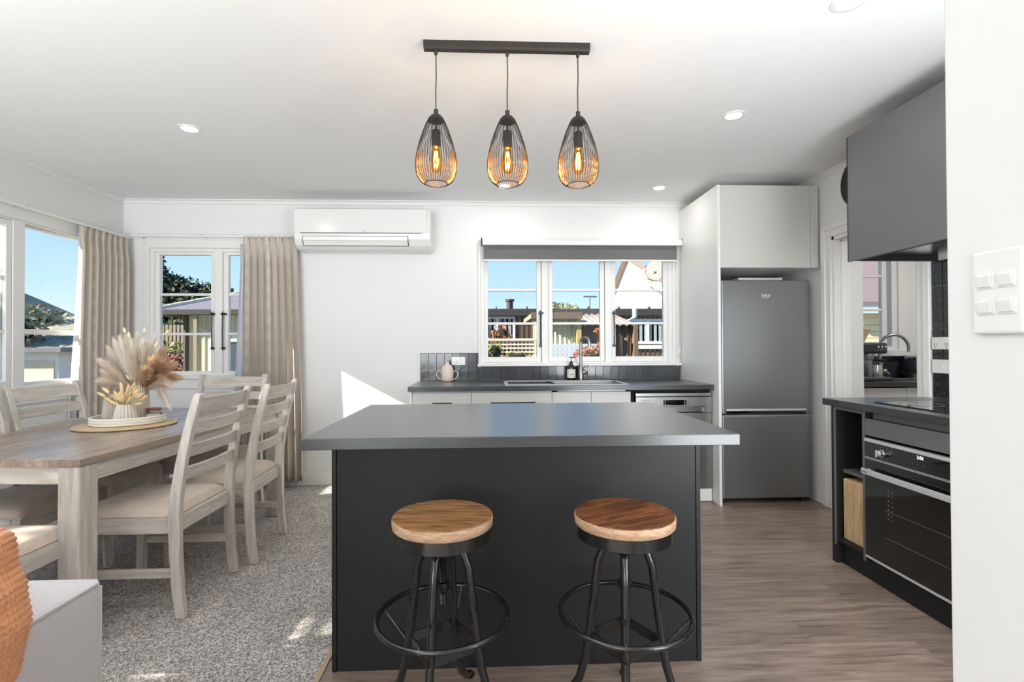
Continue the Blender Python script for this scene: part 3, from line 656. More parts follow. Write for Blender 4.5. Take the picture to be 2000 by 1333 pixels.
# oven bench
wt2 = tag(part('worktop', STONE, None, (1.872, XR-0.013, -0.079, 2.822, 0.864, 0.90), bev=0.002), 'dark stone-look worktop carrying the cooktop on the right', 'worktop')
ob = empty('oven_cabinet', (2.2, 2.5, 0), 'black base cabinet with open shelves and a drawer over the oven', 'cabinet')
part('side_panel', BLACK, ob, (1.901, 2.48, 2.752, 2.790, 0.0, 0.863), bev=0.001)
part('front_edge', BLACKG, ob, (1.899, 1.9008, 2.752, 2.768, 0.10, 0.863), (1.899, 1.9008, 2.531, 2.549, 0.10, 0.863), (1.899, 1.9008, 2.549, 2.752, 0.845, 0.863), bev=0)
part('divider', BLACK, ob, (1.901, 2.48, 2.531, 2.549, 0.10, 0.863), bev=0.001)
part('top_rail', BLACK, ob, (1.901, 2.48, 2.549, 2.752, 0.845, 0.863), bev=0.001)
part('bottom_panel', BLACK, ob, (1.90, 2.48, 2.549, 2.752, 0.125, 0.142), bev=0.001)
sh = part('shelf', BLACKG, ob, (1.94, 2.46, 2.549, 2.752, 0.497, 0.515), bev=0.001)
part('back_panel', BLACK, ob, (2.46, 2.48, 2.549, 2.752, 0.142, 0.845), bev=0)
for z in (0.56, 0.60): obj('shelf_pin_hole', B().cyl((2.3, 2.5491, z), (2.3, 2.553, z), 0.004, 8), STEELB, ob)
part('kickboard', BLACK, ob, (1.932, 1.95, -0.07, 2.752, 0, 0.124), bev=0)
tag(part('chopping_board', BOARD, None, (1.925, 2.34, 2.572, 2.733, 0.1425, 0.470), bev=0.006), 'thick pale wooden chopping board standing in the open black shelf', 'chopping board')
dr = part('drawer', BLACKG, ob, (1.90, 1.918, 1.932, 2.529, 0.742, 0.826)); part('finger_rail', BLACKG, ob, (1.93, 1.95, 1.932, 2.515, 0.826, 0.863), bev=0)
part('drawer_box', BLACK, dr, (1.918, 2.45, 1.94, 2.525, 0.745, 0.822), bev=0)
ov = empty('oven', (1.9, 2.23, 0.125), 'black built-in oven with long aluminium handle in the right bench', 'oven')
part('body', BLACK, ov, (1.925, 2.45, 1.936, 2.526, 0.128, 0.728), bev=0)
part('top_trim', ALU, ov, (1.893, 1.925, 1.932, 2.529, 0.712, 0.727))
pn = part('control_panel', BGLASS, ov, (1.896, 1.925, 1.932, 2.529, 0.636, 0.711))
part('gap_trim', ALU, ov, (1.897, 1.925, 1.932, 2.529, 0.6325, 0.6350), bev=0)
def knob(y):
    k = obj('knob', B().cyl((1.897, y, 0.673), (1.880, y, 0.673), 0.019, 24).cyl((1.88, y, 0.673), (1.865, y, 0.673), 0.015, 24), STEELB, pn, bev=0.002)
    part('knob_grip', STEELB, k, (1.853, 1.867, y-0.004, y+0.004, 0.656, 0.690))
knob(2.40); knob(1.985)
for a in range(0, 360, 60): obj('knob_mark', B().cyl((1.8958, 2.40+0.036*cos(R(a)), 0.673+0.03*sin(R(a))), (1.8962, 2.40+0.036*cos(R(a)), 0.673+0.03*sin(R(a))), 0.0015, 6), TEXTW, pn)
text('clock_display', '2:03', 0.021, (1.8955, 2.210, 0.690), (R(90), 0, R(-90)), CLOCKE, pn)
for y in (2.235, 2.205, 2.17): part('touch_mark', TEXTD, pn, (1.8956, 1.8962, y-0.002, y+0.002, 0.663, 0.668), bev=0)
dg = part('door', OVENG, ov, (1.896, 1.925, 1.932, 2.529, 0.139, 0.6265))
part('door_top_edge', ALU, dg, (1.8955, 1.925, 1.932, 2.529, 0.6265, 0.6285), bev=0)
part('handle', ALU, dg, (1.858, 1.868, 1.955, 2.507, 0.555, 0.582), (1.868, 1.897, 2.485, 2.503, 0.560, 0.577), (1.868, 1.897, 1.96, 1.978, 0.560, 0.577), bev=0.002)
text('lettering', 'omega', 0.014, (1.8573, 2.500, 0.564), (R(90), 0, R(-90)), TEXTD, dg)
for z in (0.40, 0.27): obj('rack_line', B().tube([(1.8945, 2.40, z), (1.8945, 1.95, z)], 0.0009, 6), TEXTD, dg)
for k in range(7): part('rack_rail_mark', TEXTD, dg, (1.8952, 1.8961, 2.374, 2.379, 0.36+0.022*k, 0.368+0.022*k), (1.8952, 1.8961, 2.352, 2.356, 0.36+0.022*k, 0.366+0.022*k), bev=0)
part('bottom_trim', ALU, ov, (1.894, 1.925, 1.932, 2.529, 0.126, 0.137))
# cabinets nearer than the oven (partly hidden by the foreground wall)
for k, (a, b_, l) in enumerate(((1.332, 1.930, 'black drawer cabinet just past the oven towards the viewer'), (0.73, 1.330, 'black cabinet second from the oven, behind the foreground wall'))):
    c = empty('drawer_cabinet', (1.9, (a+b_)/2, 0.1), l, 'cabinet'); part('body', BLACK, c, (1.92, 2.45, a, b_, 0.125, 0.863), bev=0)
    for z0, z1 in ((0.128, 0.37), (0.373, 0.615), (0.618, 0.826)): part('drawer', BLACKG, c, (1.90, 1.918, a+0.002, b_-0.002, z0, z1))
ck = empty('cooktop', (2.2, 2.26, 0.9), 'black glass cooktop set in the right worktop', 'cooktop')
part('glass_plate', BGLASS, ck, (1.972, 2.48, 1.96, 2.560, 0.9005, 0.906), bev=0.0015)
for (x, y, r) in ((2.10, 2.42, 0.09), (2.10, 2.12, 0.075), (2.34, 2.42, 0.075), (2.34, 2.12, 0.10)):
    obj('cooking_zone', B().tube([(x+r*cos(R(a)), y+r*sin(R(a)), 0.9062) for a in range(0, 360, 10)], 0.0009, 5, closed=True), TEXTD, ck)
# right tile splashback
sp2 = empty('tile_splashback', (XR, 2.4, 0.9), 'glossy black tile splashback between cooktop and range hood', 'splashback')
part('grout_bed', GROUT, sp2, (XR-0.006, XR-0.0005, 1.70, 2.786, 0.9005, 1.665), bev=0)
TILEB = mat('black_gloss_tile', '1E2023', 0.06, spec=0.8, noise=(10, 0.2), bump=(16, 0.55), var=0.2)
for k in range(15):
    y1 = 2.783-0.0715*k
    for z0, z1 in ((0.903, 1.0415), (1.0445, 1.2835), (1.2865, 1.5265), (1.5295, 1.664)):
        part('tile', TILEB, sp2, (XR-0.013-random.uniform(0, 0.0015), XR-0.004, y1-0.069, y1, z0, z1), bev=0.003)
outlet(XR-0.0145, 2.66, 2.777, 1.172, 1.240, 'x', 'white power outlet on the black tiles, upper of two')
outlet(XR-0.0145, 2.66, 2.777, 1.040, 1.116, 'x', 'white switch plate on the black tiles, lower of two', prongs=False)
# range hood cupboard
hd = empty('range_hood', (2.25, 2.4, 1.665), 'graphite grey range hood cupboard on the right wall', 'range hood')
part('side_panel', BLACKG, hd, (2.018, 2.498, 2.765, 2.783, 1.668, 2.36)); part('side_panel', BLACKG, hd, (2.018, 2.498, 1.88, 1.898, 1.668, 2.36))
part('front_panel', BLACKG, hd, (1.999, 2.017, 1.88, 2.772, 1.664, 2.362), bev=0.001)
part('front_edge', BLACK, hd, (2.001, 2.018, 2.7735, 2.783, 1.664, 2.362), bev=0.001)
part('body', BLACK, hd, (2.018, 2.498, 1.898, 2.765, 1.72, 2.36), bev=0)
part('filter_insert', STEELB, hd, (2.08, 2.46, 1.95, 2.72, 1.695, 1.721)); part('insert_frame', BGLASS, hd, (2.05, 2.49, 1.92, 2.755, 1.705, 1.7205))
part('bottom_lip', BLACK, hd, (2.018, 2.045, 1.898, 2.765, 1.666, 1.72), (2.045, 2.498, 2.75, 2.765, 1.666, 1.72))
# wall clock
ck2 = empty('wall_clock', (XR, 3.34, 2.14), 'round black wall clock above the scullery doorway', 'clock')
def disc_x(x0, x1, y, z, r, n=48): return B().cyl((x1, y, z), (x0, y, z), r, n)
obj('clock_case', disc_x(XR-0.028, XR-0.001, 3.335, 2.31, 0.172), PLASTB, ck2, bev=0.005)
obj('clock_face', disc_x(XR-0.0295, XR-0.028, 3.335, 2.31, 0.155), BMATTE, ck2)
for a, l in ((-50, 0.11), (70, 0.08)): obj('clock_hand', B().box(XR-0.032, XR-0.0305, -0.003, 0.003, -0.01, l, Matrix.Translation((0, 3.335, 2.31)) @ Matrix.Rotation(R(a), 4, 'X')), TEXTW, ck2)

# scullery
c = empty('scullery_cabinet', (3.7, 3.97, 0.1), 'white base cabinets seen through the scullery doorway', 'cabinet')
part('body', CABW, c, (2.75, 4.62, 3.99, YB-0.02, 0.1, 0.73), bev=0)
for a, b_ in ((2.75, 3.33), (3.33, 3.93), (3.93, 4.62)): part('door', CABG, c, (a+0.0015, b_-0.0015, 3.97, 3.989, 0.104, 0.852))
part('kickboard', CABW, c, (2.75, 4.62, 4.03, 4.05, 0, 0.1), bev=0)
tag(obj('worktop', B().box(2.747, 4.628, 3.945, 4.02, 0.864, 0.9).box(2.747, 3.36, 4.02, YB-0.001, 0.864, 0.9).box(3.36, 3.80, 4.34, YB-0.001, 0.864, 0.9).box(3.80, 4.628, 4.02, YB-0.001, 0.864, 0.9), STONE), 'dark worktop in the scullery under its window', 'worktop')
s2 = empty('sink', (3.58, 4.2, 0.9), 'small steel sink seen through the scullery doorway', 'sink')
part('rim', STEELB, s2, (3.355, 3.805, 4.015, 4.035, 0.9, 0.904), (3.355, 3.805, 4.325, 4.345, 0.9, 0.904), (3.355, 3.375, 4.035, 4.325, 0.9, 0.904), (3.785, 3.805, 4.035, 4.325, 0.9, 0.904))
part('bowl', STEEL, s2, (3.375, 3.785, 4.035, 4.325, 0.74, 0.745), (3.375, 3.38, 4.035, 4.325, 0.745, 0.9), (3.78, 3.785, 4.035, 4.325, 0.745, 0.9), (3.375, 3.785, 4.32, 4.325, 0.745, 0.9), (3.375, 3.785, 4.035, 4.04, 0.745, 0.9), bev=0)
gooseneck('kitchen_tap', 3.425, 4.375, 0.9, 1.285, 0.225, 'brushed steel arched tap seen through the scullery doorway', (0.97, -0.25), (0.065, 0.035), 0.0125)
sp3 = empty('tile_splashback', (3.6, YB, 0.9), 'dark tile splashback in the scullery under the window', 'splashback')
part('grout_bed', GROUT, sp3, (2.75, 4.62, YB-0.006, YB-0.0005, 0.9005, 1.094), bev=0)
x = 2.752
while x < 4.6:
    part('tile', TILE, sp3, (x, x+0.0688, YB-0.012-random.uniform(0, 0.001), YB-0.004, 0.903, 1.092), bev=0.0018); x += 0.0705
uc = empty('overhead_cabinet', (4.1, 4.2, 1.62), 'white scullery wall cupboard to the right of its window', 'cabinet')
part('body', CABW, uc, (3.90, 4.62, 4.22, YB-0.001, 1.64, 2.4), bev=0); part('door', CABW, uc, (3.902, 4.26, 4.20, 4.219, 1.64, 2.4)); part('door', CABW, uc, (4.263, 4.62, 4.20, 4.219, 1.64, 2.4))
# espresso machine
em = empty('espresso_machine', (3.17, 4.15, 0.9), 'dark espresso machine with round buttons on the scullery worktop', 'coffee machine')
EMB = mat('espresso_black', '2B2B2C', 0.3)
part('drip_tray', EMB, em, (3.02, 3.29, 4.06, 4.34, 0.9005, 0.925), bev=0.008); part('tray_top', STEEL, em, (3.03, 3.28, 4.065, 4.33, 0.925, 0.932))
part('back_column', STEEL, em, (3.02, 3.22, 4.19, 4.34, 0.93, 1.15), bev=0.008)
hd_ = part('head', EMB, em, (3.01, 3.262, 4.07, 4.34, 1.125, 1.215), bev=0.018, seg=4)
for k in range(3): obj('round_button', B().cyl((3.175+0.031*k, 4.064, 1.182), (3.175+0.031*k, 4.072, 1.182), 0.0105, 16), STEELB, hd_)
for k in range(4): part('button_print', TEXTW, hd_, (3.168+0.026*k, 3.178+0.026*k, 4.0685, 4.0695, 1.155, 1.158), bev=0)
obj('group_head', B().lathe([(0.03, 0), (0.034, 0.01), (0.034, 0.055)], (3.15, 4.13, 1.07), 20), STEEL, em)
obj('portafilter_handle', B().tube([(3.16, 4.12, 1.08), (3.20, 4.08, 1.07), (3.225, 4.05, 1.065)], [0.012, 0.011, 0.014], 12), PLASTB, em)
obj('steam_wand', B().tube([(3.21, 4.10, 1.12), (3.225, 4.09, 1.05), (3.215, 4.09, 0.98)], 0.005, 8), STEELB, em)
obj('milk_jug', B().lathe([(0.035, 0), (0.04, 0.01), (0.036, 0.07), (0.033, 0.1), (0.031, 0.1), (0.034, 0.07), (0.036, 0.012), (0.0, 0.01)], (3.20, 4.11, 0.9325), 20), STEELB, em)
obj('bean_hopper', B().lathe([(0.03, 0), (0.03, 0.015), (0.075, 0.11), (0.078, 0.115), (0.07, 0.12), (0.0, 0.121)], (3.14, 4.22, 1.215), 24), mat('hopper_plastic', 'D8C6A4', 0.3), em)
# multi cooker
mc = empty('rice_cooker', (3.62, 4.43, 0.9), 'round black electric cooker in the scullery corner beside the tap', 'cooker')
px_, py_ = 3.80, 4.40
mc.location = (px_, py_, 0.9)
obj('body', B().lathe([(0.085, 0.001), (0.10, 0.01), (0.118, 0.06), (0.122, 0.13), (0.118, 0.16), (0.10, 0.165)], (px_, py_, 0.9), 32), mat('cooker_blue_black', '2C3038', 0.25), mc)
obj('lid', B().lathe([(0.118, 0.166), (0.11, 0.185), (0.06, 0.198), (0.0, 0.20)], (px_, py_, 0.9), 32), BGLASS, mc)
obj('base_ring', B().lathe([(0.103, 0.0), (0.107, 0.012), (0.12, 0.05), (0.104, 0.03)], (px_, py_, 0.9003), 32), STEEL, mc)
obj('lid_knob', B().lathe([(0.01, 0.199), (0.012, 0.21), (0.02, 0.214), (0.018, 0.222), (0, 0.223)], (px_, py_, 0.9), 16), STEELB, mc)

# light switch on foreground wall
sw = empty('light_switch', (0.70, 0.67, 1.216), 'white four-rocker light switch plate on the foreground wall', 'light switch')
part('plate', PLAST, sw, (0.690, 0.6995, 0.635, 0.706, 1.214, 1.330), bev=0.004, seg=3)
for y in (0.684, 0.655):
    for z in (1.289, 1.253):
        part('switch_well', TRIM, sw, (0.6885, 0.6905, y-0.0125, y+0.0125, z-0.0125, z+0.0125), bev=0.0015)
        obj('rocker', B().prism([(0.690, z-0.010), (0.6865, z-0.010), (0.6835, z+0.006), (0.690, z+0.010)], 'y', y-0.010, y+0.010), PLAST, sw, bev=0.001)
#PART3
# ================================================================== CEILING LIGHTS AND PENDANTS
for k, (x, y, l) in enumerate(((-1.75, 3.05, 'round white recessed downlight over the dining table'), (1.355, 2.78, 'round white recessed downlight between island pendants and range hood'),
        (0.115, 4.07, 'small recessed downlight above the kitchen sink, nearer the heat pump'), (1.37, 4.085, 'small recessed downlight above the dishwasher, near the fridge cupboard'), (1.34, 1.84, 'recessed downlight at the top edge, nearest on the right'))):
    t = empty('downlight', (x, y, ZC), l, 'ceiling light')
    obj('trim_ring', B().lathe([(0.040, -0.001), (0.046, -0.006), (0.060, -0.004), (0.061, -0.0005)], (x, y, ZC), 32), PLAST, t)
    obj('diffuser', B().lathe([(0.0, -0.0025), (0.042, -0.0025), (0.042, -0.0005)], (x, y, ZC), 28), LAMPE, t)
    lo = light('downlight_beam', 'AREA', (0, 0, -0.012), 2.0, (1.0, 0.96, 0.91), (0, 0, -1), shape='DISK', size=0.08); lo.parent = t
for x, y in ((-1.9, -0.6), (-0.2, -0.6), (-1.0, 1.1)):
    light('living_room_fill', 'AREA', (x, y, ZC-0.02), 5.0, (1.0, 0.97, 0.93), (0, 0, -1), shape='DISK', size=0.12)  # unseen overhead fill added over the living area, no fixtures

LITGOLD = mat('bulb_lit_gold', 'B98A50', 0.4, metal=0.5)  # gold inner sides, low wires only: bulb light put into the colour
pb = tag(obj('pendant_bar', B().prism([(2.132, ZC-0.0005), (2.132, ZC-0.026), (2.139, ZC-0.034), (2.165, ZC-0.034), (2.172, ZC-0.026), (2.172, ZC-0.0005)], 'x', -0.275, 0.425), BMATTE), 'long black ceiling bar from which three pendants hang', 'ceiling light')
fixn(pb); pb.name = 'pendant_bar'
def pendant():
    x, y = 0, 0
    t = empty('pendant_lamp', (0, 0, 0), None, 'pendant lamp', 'wire cage pendants over the island')
    obj('cord_grip', B().lathe([(0.0075, 0), (0.0075, -0.014), (0.005, -0.020)], (0, 0, ZC-0.034), 12), BMATTE, t)
    obj('cord', B().tube([(0, 0, 2.44), (0.0012, 0, 2.34), (-0.001, 0, 2.27), (0, 0, 2.19)], 0.0024, 8), BMATTE, t)
    obj('cap', B().lathe([(0.0095, 2.170), (0.0095, 2.195), (0.004, 2.197)], n=16), BMATTE, t)
    prof = [(0.0095, 2.172), (0.020, 2.169), (0.030, 2.158), (0.041, 2.135), (0.055, 2.100), (0.070, 2.055), (0.081, 2.010), (0.0865, 1.970), (0.0855, 1.940), (0.079, 1.914), (0.068, 1.896), (0.056, 1.886), (0.047, 1.883)]
    cage = B(); inner = B(); N = 46
    for k in range(N):
        a = 2*pi*k/N
        cage.tube([(r*cos(a), r*sin(a), z) for r, z in prof], 0.00115, 4, cap=False)
        inner.tube([((r-0.0014)*cos(a), (r-0.0014)*sin(a), z) for r, z in prof[6:]], 0.0010, 4, cap=False)
    obj('wire_cage', cage, BMATTE, t); obj('inner_wires', inner, LITGOLD, t, label='gold inner side of the cage wires with bulb light painted low down')
    obj('crown', B().lathe([(0.0, 2.1725), (0.020, 2.1705), (0.031, 2.158), (0.036, 2.147)], n=32), BMATTE, t)
    obj('bottom_ring', B().tube([(0.047*cos(R(a)), 0.047*sin(R(a)), 1.883) for a in range(0, 360, 12)], 0.0019, 8, closed=True), BMATTE, t)
    obj('socket', B().lathe([(0.004, 2.172), (0.004, 2.112), (0.016, 2.108), (0.0190, 2.100), (0.0190, 2.042), (0.015, 2.040)], n=20), BMATTE, t)
    bb = obj('bulb', B().lathe([(0.0165, 2.045), (0.018, 2.03), (0.0265, 1.995), (0.0285, 1.970), (0.0265, 1.950), (0.018, 1.934), (0.006, 1.928), (0, 1.928)], n=24), AMBER, t)
    obj('bulb_neck', B().lathe([(0.0162, 2.048), (0.0165, 2.034), (0.01, 2.03)], n=20), mat('brass_cap', 'B88A3A', 0.3, metal=1) if 'brass_cap' not in MATS else MATS['brass_cap'], bb)
    fl = B()
    for k in range(7):
        a = 2*pi*k/7; fl.tube([(0.005*cos(a), 0.005*sin(a), 2.02), (0.0105*cos(a), 0.0105*sin(a), 1.985), (0.0085*cos(a+.3), 0.0085*sin(a+.3), 1.95)], 0.0012, 5)
    obj('filament', fl, FILA, bb)
    lo = light('bulb_light', 'POINT', (0, 0, 1.975), 3.0, (1.0, 0.84, 0.66), shadow_soft_size=0.012); lo.parent = t
    return t
proto = pendant()
for k, (x, l) in enumerate(((-0.225, 'left'), (0.075, 'middle'), (0.375, 'right'))):
    o = proto if k == 0 else copy_tree(proto)
    o.location = (x, 2.152, 0)
    o['label'] = {'left': 'wire cage pendant with glowing amber bulb, left end of the black bar', 'middle': 'wire cage pendant with glowing amber bulb, middle of the three', 'right': 'wire cage pendant with glowing amber bulb, right end of the black bar'}[l]

# ================================================================== BAR STOOLS
def circ_board(xa, xb, r, z0, z1, gap=0.0006):
    """board between x=xa and xb clipped to a circle of radius r"""
    xa += gap; xb -= gap; pts = []
    xa_, xb_ = max(xa, -r+1e-4), min(xb, r-1e-4); n = 10
    for i in range(n+1):
        x = xa_+(xb_-xa_)*i/n; pts.append((x, sqrt_(r*r-x*x)))
    for i in range(n, -1, -1):
        x = xa_+(xb_-xa_)*i/n; pts.append((x, -sqrt_(r*r-x*x)))
    return B().prism(pts, 'z', z0, z1)
def sqrt_(v): return math.sqrt(max(v, 0))
def stool(label, wood, ang, grain):
    t = empty('bar_stool', (0, 0, 0), label, 'stool', 'industrial bar stools at the island')
    H_ = 0.68
    seat = obj('seat', B().lathe([(0.0, H_-0.034), (0.150, H_-0.034), (0.154, H_-0.030), (0.1555, H_-0.012), (0.1545, H_-0.004), (0.1520, H_-0.003)], n=64), STOOLE, t, label='round seat with a light sanded edge')
    ws = [-0.155, -0.095, -0.03, 0.04, 0.10, 0.155]
    for a, b_ in zip(ws, ws[1:]):
        o = fixn(obj('seat_board', circ_board(a, b_, 0.1525, H_-0.006, H_), wood, seat, bev=0.0012)); 
    for o in [x for x in bpy.data.objects if x.parent == seat]:
        o.matrix_parent_inverse = Matrix.Identity(4)
        M_ = Matrix.Rotation(R(grain), 4, 'Z'); o.location = M_ @ Vector((o.location.x+wloc(seat).x, o.location.y+wloc(seat).y, 0)) - Vector((wloc(seat).x, wloc(seat).y, -o.location.z)); o.rotation_euler.z = R(grain)
    obj('seat_band', B().lathe([(0.0, H_-0.040), (0.143, H_-0.072), (0.146, H_-0.072), (0.146, H_-0.0345), (0.1, H_-0.0345)], n=48), BMETAL, t)
    obj('hub', B().lathe([(0.0, 0.556), (0.030, 0.556), (0.034, 0.562), (0.034, 0.606), (0.02, 0.61)], n=24), BMETAL, t)
    scw = B(); zs = 0.405; prof = []
    while zs < 0.60: prof += [(0.0098, zs), (0.0125, zs+0.003)]; zs += 0.006
    scw.lathe(prof, n=16); sc_o = obj('screw_spindle', scw, BMETAL, t)
    obj('nut', B().lathe([(0.012, 0.448), (0.0215, 0.448), (0.0215, 0.472), (0.012, 0.472)], n=6), BMETAL, sc_o)
    path = [(0.022, 0.602), (0.045, 0.590), (0.068, 0.560), (0.083, 0.520), (0.088, 0.480), (0.097, 0.40), (0.110, 0.30), (0.122, 0.22), (0.142, 0.15), (0.185, 0.085), (0.240, 0.035), (0.285, 0.012)]
    for k in range(4):
        a = R(ang+90*k); c_, s_ = cos(a), sin(a)
        leg = obj('leg', B().tube([(r*c_, r*s_, z) for r, z in path], 0.0128, 12), BMETAL, t)
        obj('foot', B().lathe([(0.016, 0), (0.018, 0.004), (0.016, 0.012), (0.008, 0.014)], (0.288*c_, 0.288*s_, 0.0), 16), PLASTB, leg)
        obj('ring_strut', B().tube([(0.115*c_, 0.115*s_, 0.275), (0.196*c_, 0.196*s_, 0.368)], 0.0042, 8), BMETAL, t)
        obj('ring_clip', B().tube([(0.19*c_, 0.19*s_, 0.3585), (0.206*c_, 0.206*s_, 0.3685), (0.198*c_, 0.198*s_, 0.3805)], 0.004, 8), BMETAL, t)
        a2 = R(ang+90*(k+1)); p = Vector((0.112*c_, 0.112*s_, 0)); q = Vector((0.112*cos(a2), 0.112*sin(a2), 0)); d = (q-p).normalized(); nn = Vector((d.y, -d.x, 0))*0.0022
        br = B().add([p+nn+Vector((0, 0, 0.272)), q+nn+Vector((0, 0, 0.272)), q-nn+Vector((0, 0, 0.272)), p-nn+Vector((0, 0, 0.272)), p+nn+Vector((0, 0, 0.302)), q+nn+Vector((0, 0, 0.302)), q-nn+Vector((0, 0, 0.302)), p-nn+Vector((0, 0, 0.302))],
                     [(0, 1, 5, 4), (1, 2, 6, 5), (2, 3, 7, 6), (3, 0, 4, 7), (4, 5, 6, 7), (3, 2, 1, 0)])
        obj('cross_bar', br, BMETAL, t)
    obj('foot_ring', B().tube([(0.2*cos(R(a)), 0.2*sin(R(a)), 0.37) for a in range(0, 360, 6)], 0.0085, 10, closed=True), BMETAL, t)
    return t
s1 = stool('metal bar stool with light honey-brown round seat, left at the island', STOOLW, -14, 84); s1.location = (-0.150, 1.60, 0)
s2_ = stool('metal bar stool with darker red-brown round seat, right at the island', STOOLW2, -14, -62); s2_.location = (0.415, 1.588, 0)

# ================================================================== DINING SET
def dining_chair():
    t = empty('dining_chair', (0, 0, 0), None, 'chair', 'limed wood dining chairs around the table')
    cl = [(-0.248, 0.0, 0.040), (-0.232, 0.12, 0.044), (-0.222, 0.28, 0.048), (-0.218, 0.44, 0.050), (-0.226, 0.55, 0.048), (-0.245, 0.68, 0.044), (-0.272, 0.81, 0.040), (-0.302, 0.93, 0.036), (-0.315, 0.975, 0.034)]
    def yc(z):
        for (y0, z0, _), (y1, z1, _) in zip(cl, cl[1:]):
            if z <= z1: return y0+(y1-y0)*(z-z0)/(z1-z0)
        return cl[-1][0]
    front = [(y+w/2, z) for y, z, w in cl]; back = [(y-w/2, z) for y, z, w in reversed(cl)]
    top = [(-0.304, 0.988), (-0.313, 0.996), (-0.324, 0.996), (-0.333, 0.988)]
    for s in (-1, 1):
        fixn(obj('back_leg', B().prism(front+top+back, 'x', s*0.232-0.017, s*0.232+0.017), CW, t, bev=0.005))
        b = B(); vs = []
        for z, w, yy in ((0, 0.017, 0.218), (0.375, 0.0215, 0.208), (0.44, 0.0215, 0.208)):
            for dx, dy in ((-w, -w), (w, -w), (w, w), (-w, w)): vs.append((s*0.208+dx, yy+dy, z))
        b.add(vs, [(3, 2, 1, 0), (8, 9, 10, 11)]+[(i*4+k, i*4+(k+1) % 4, (i+1)*4+(k+1) % 4, (i+1)*4+k) for i in range(2) for k in range(4)])
        obj('front_leg', b, CW, t, bev=0.003)
        part('side_stretcher', CWY, t, (s*0.215-0.010, s*0.215+0.010, -0.215, 0.195, 0.172, 0.210), bev=0.002)
        part('side_rail', CWY, t, (s*0.222-0.011, s*0.222+0.011, -0.200, 0.190, 0.372, 0.440), bev=0.002)
    part('front_rail', CWH, t, (-0.190, 0.190, 0.203, 0.225, 0.372, 0.44), bev=0.002)
    part('back_rail', CWH, t, (-0.215, 0.215, -0.226, -0.206, 0.372, 0.44), bev=0.002)
    for z0, z1 in ((0.902, 0.975), (0.808, 0.866), (0.705, 0.763), (0.602, 0.660)):
        b = B(); n = 8; pts = []
        for i in range(n+1):
            x = -0.216+0.432*i/n; bow = -0.022*(1-(x/0.216)**2)
            for z in (z0, z1):
                for o_ in (0.009, -0.009): pts.append((x, yc(z)+bow+o_, z))
        fs = [(0, 1, 3, 2), (n*4+2, n*4+3, n*4+1, n*4)]
        for i in range(n):
            a = i*4; c_ = a+4
            fs += [(a, a+2, c_+2, c_), (a+1, c_+1, c_+3, a+3), (a+2, a+3, c_+3, c_+2), (a, c_, c_+1, a+1)]
        fixn(obj('back_slat', b.add(pts, fs), CWH, t, bev=0.003))
    sm = [(-0.222, 0.0), (0.222, 0.0)]
    def cush(u, v):
        x = (u*2-1); y = (v*2-1)
        ex = 0.228*math.copysign(abs(x)**0.75, x); ey = 0.222*math.copysign(abs(y)**0.75, y)
        h = (1-abs(x)**5)*(1-abs(y)**5)
        return (ex, 0.012+ey, 0.446+0.046*h**0.45)
    obj('seat_cushion', B().grid(cush, 24, 24).box(-0.226, 0.226, -0.208, 0.232, 0.4405, 0.447), SEATF, t)
    pts = []
    for cx_, cy_, a0 in ((0.208, 0.214, 0), (-0.208, 0.214, 90), (-0.208, -0.190, 180), (0.208, -0.190, 270)):
        pts += [(cx_+0.018*cos(R(a0+k*30)), cy_+0.018*sin(R(a0+k*30)), 0.4475) for k in range(4)]
    obj('piping', B().tube(pts, 0.0035, 6, closed=True), SEATF, t)
    return t
ch = dining_chair()
spots = [(-1.620, 2.575, 90, 'limed wood dining chair nearest the kitchen island, its back fully visible in front'),
         (-1.575, 3.130, 93, 'limed wood dining chair beside the long back-wall curtain, second along the island side'),
         (-2.310, 3.120, -91, 'limed wood dining chair with its sunlit back towards the left window, behind the flowers'),
         (-2.310, 2.590, -90, 'limed wood dining chair cut by the left edge, back towards the left window'),
         (-1.950, 3.665, 180, 'sunlit limed wood dining chair at the far end of the table, under the back window'),
         (-1.930, 1.955, 0, 'limed wood dining chair at the near end of the table, beside the grey armchair')]
for k, (x, y, a, l) in enumerate(spots):
    o = ch if k == 0 else copy_tree(ch)
    o.location = (x, y, 0.001); o.rotation_euler.z = R(a); o['label'] = l

tb = empty('dining_table', (0, 0, 0), 'limed wood dining table with grey-brown top and square legs', 'table')
LW, LL = 0.475, 0.86
obj('tabletop', B().box(-LW, LW, -LL, LL, 0.732, 0.757), TTOP, tb, bev=0.003)
for k in range(6):
    a = -LW+0.0008+k*(2*LW-0.0016)/6; b_ = a+(2*LW-0.0016)/6
    part('tabletop_board', TTOP, tb, (a+0.0003, b_-0.0003, -LL+0.001, LL-0.001, 0.7555, 0.760), bev=0.0006, seg=1)
for sx in (-1, 1):
    part('apron', CWY, tb, (sx*(LW-0.030)-0.010, sx*(LW-0.030)+0.010, -LL+0.09, LL-0.09, 0.658, 0.7315), bev=0.002)
    part('apron', CWH, tb, (-LW+0.09, LW-0.09, sx*(LL-0.030)-0.010, sx*(LL-0.030)+0.010, 0.658, 0.7315), bev=0.002)
    for sy in (-1, 1):
        x0, x1 = sorted((sx*(LW-0.006), sx*(LW-0.096))); y0, y1 = sorted((sy*(LL-0.006), sy*(LL-0.096)))
        part('leg', CW, tb, (x0, x1, y0, y1, 0, 0.7315), bev=0.006)
tb.location = (-2.024, 2.971, 0.001); tb.rotation_euler.z = R(-4)
ZT = 0.7615
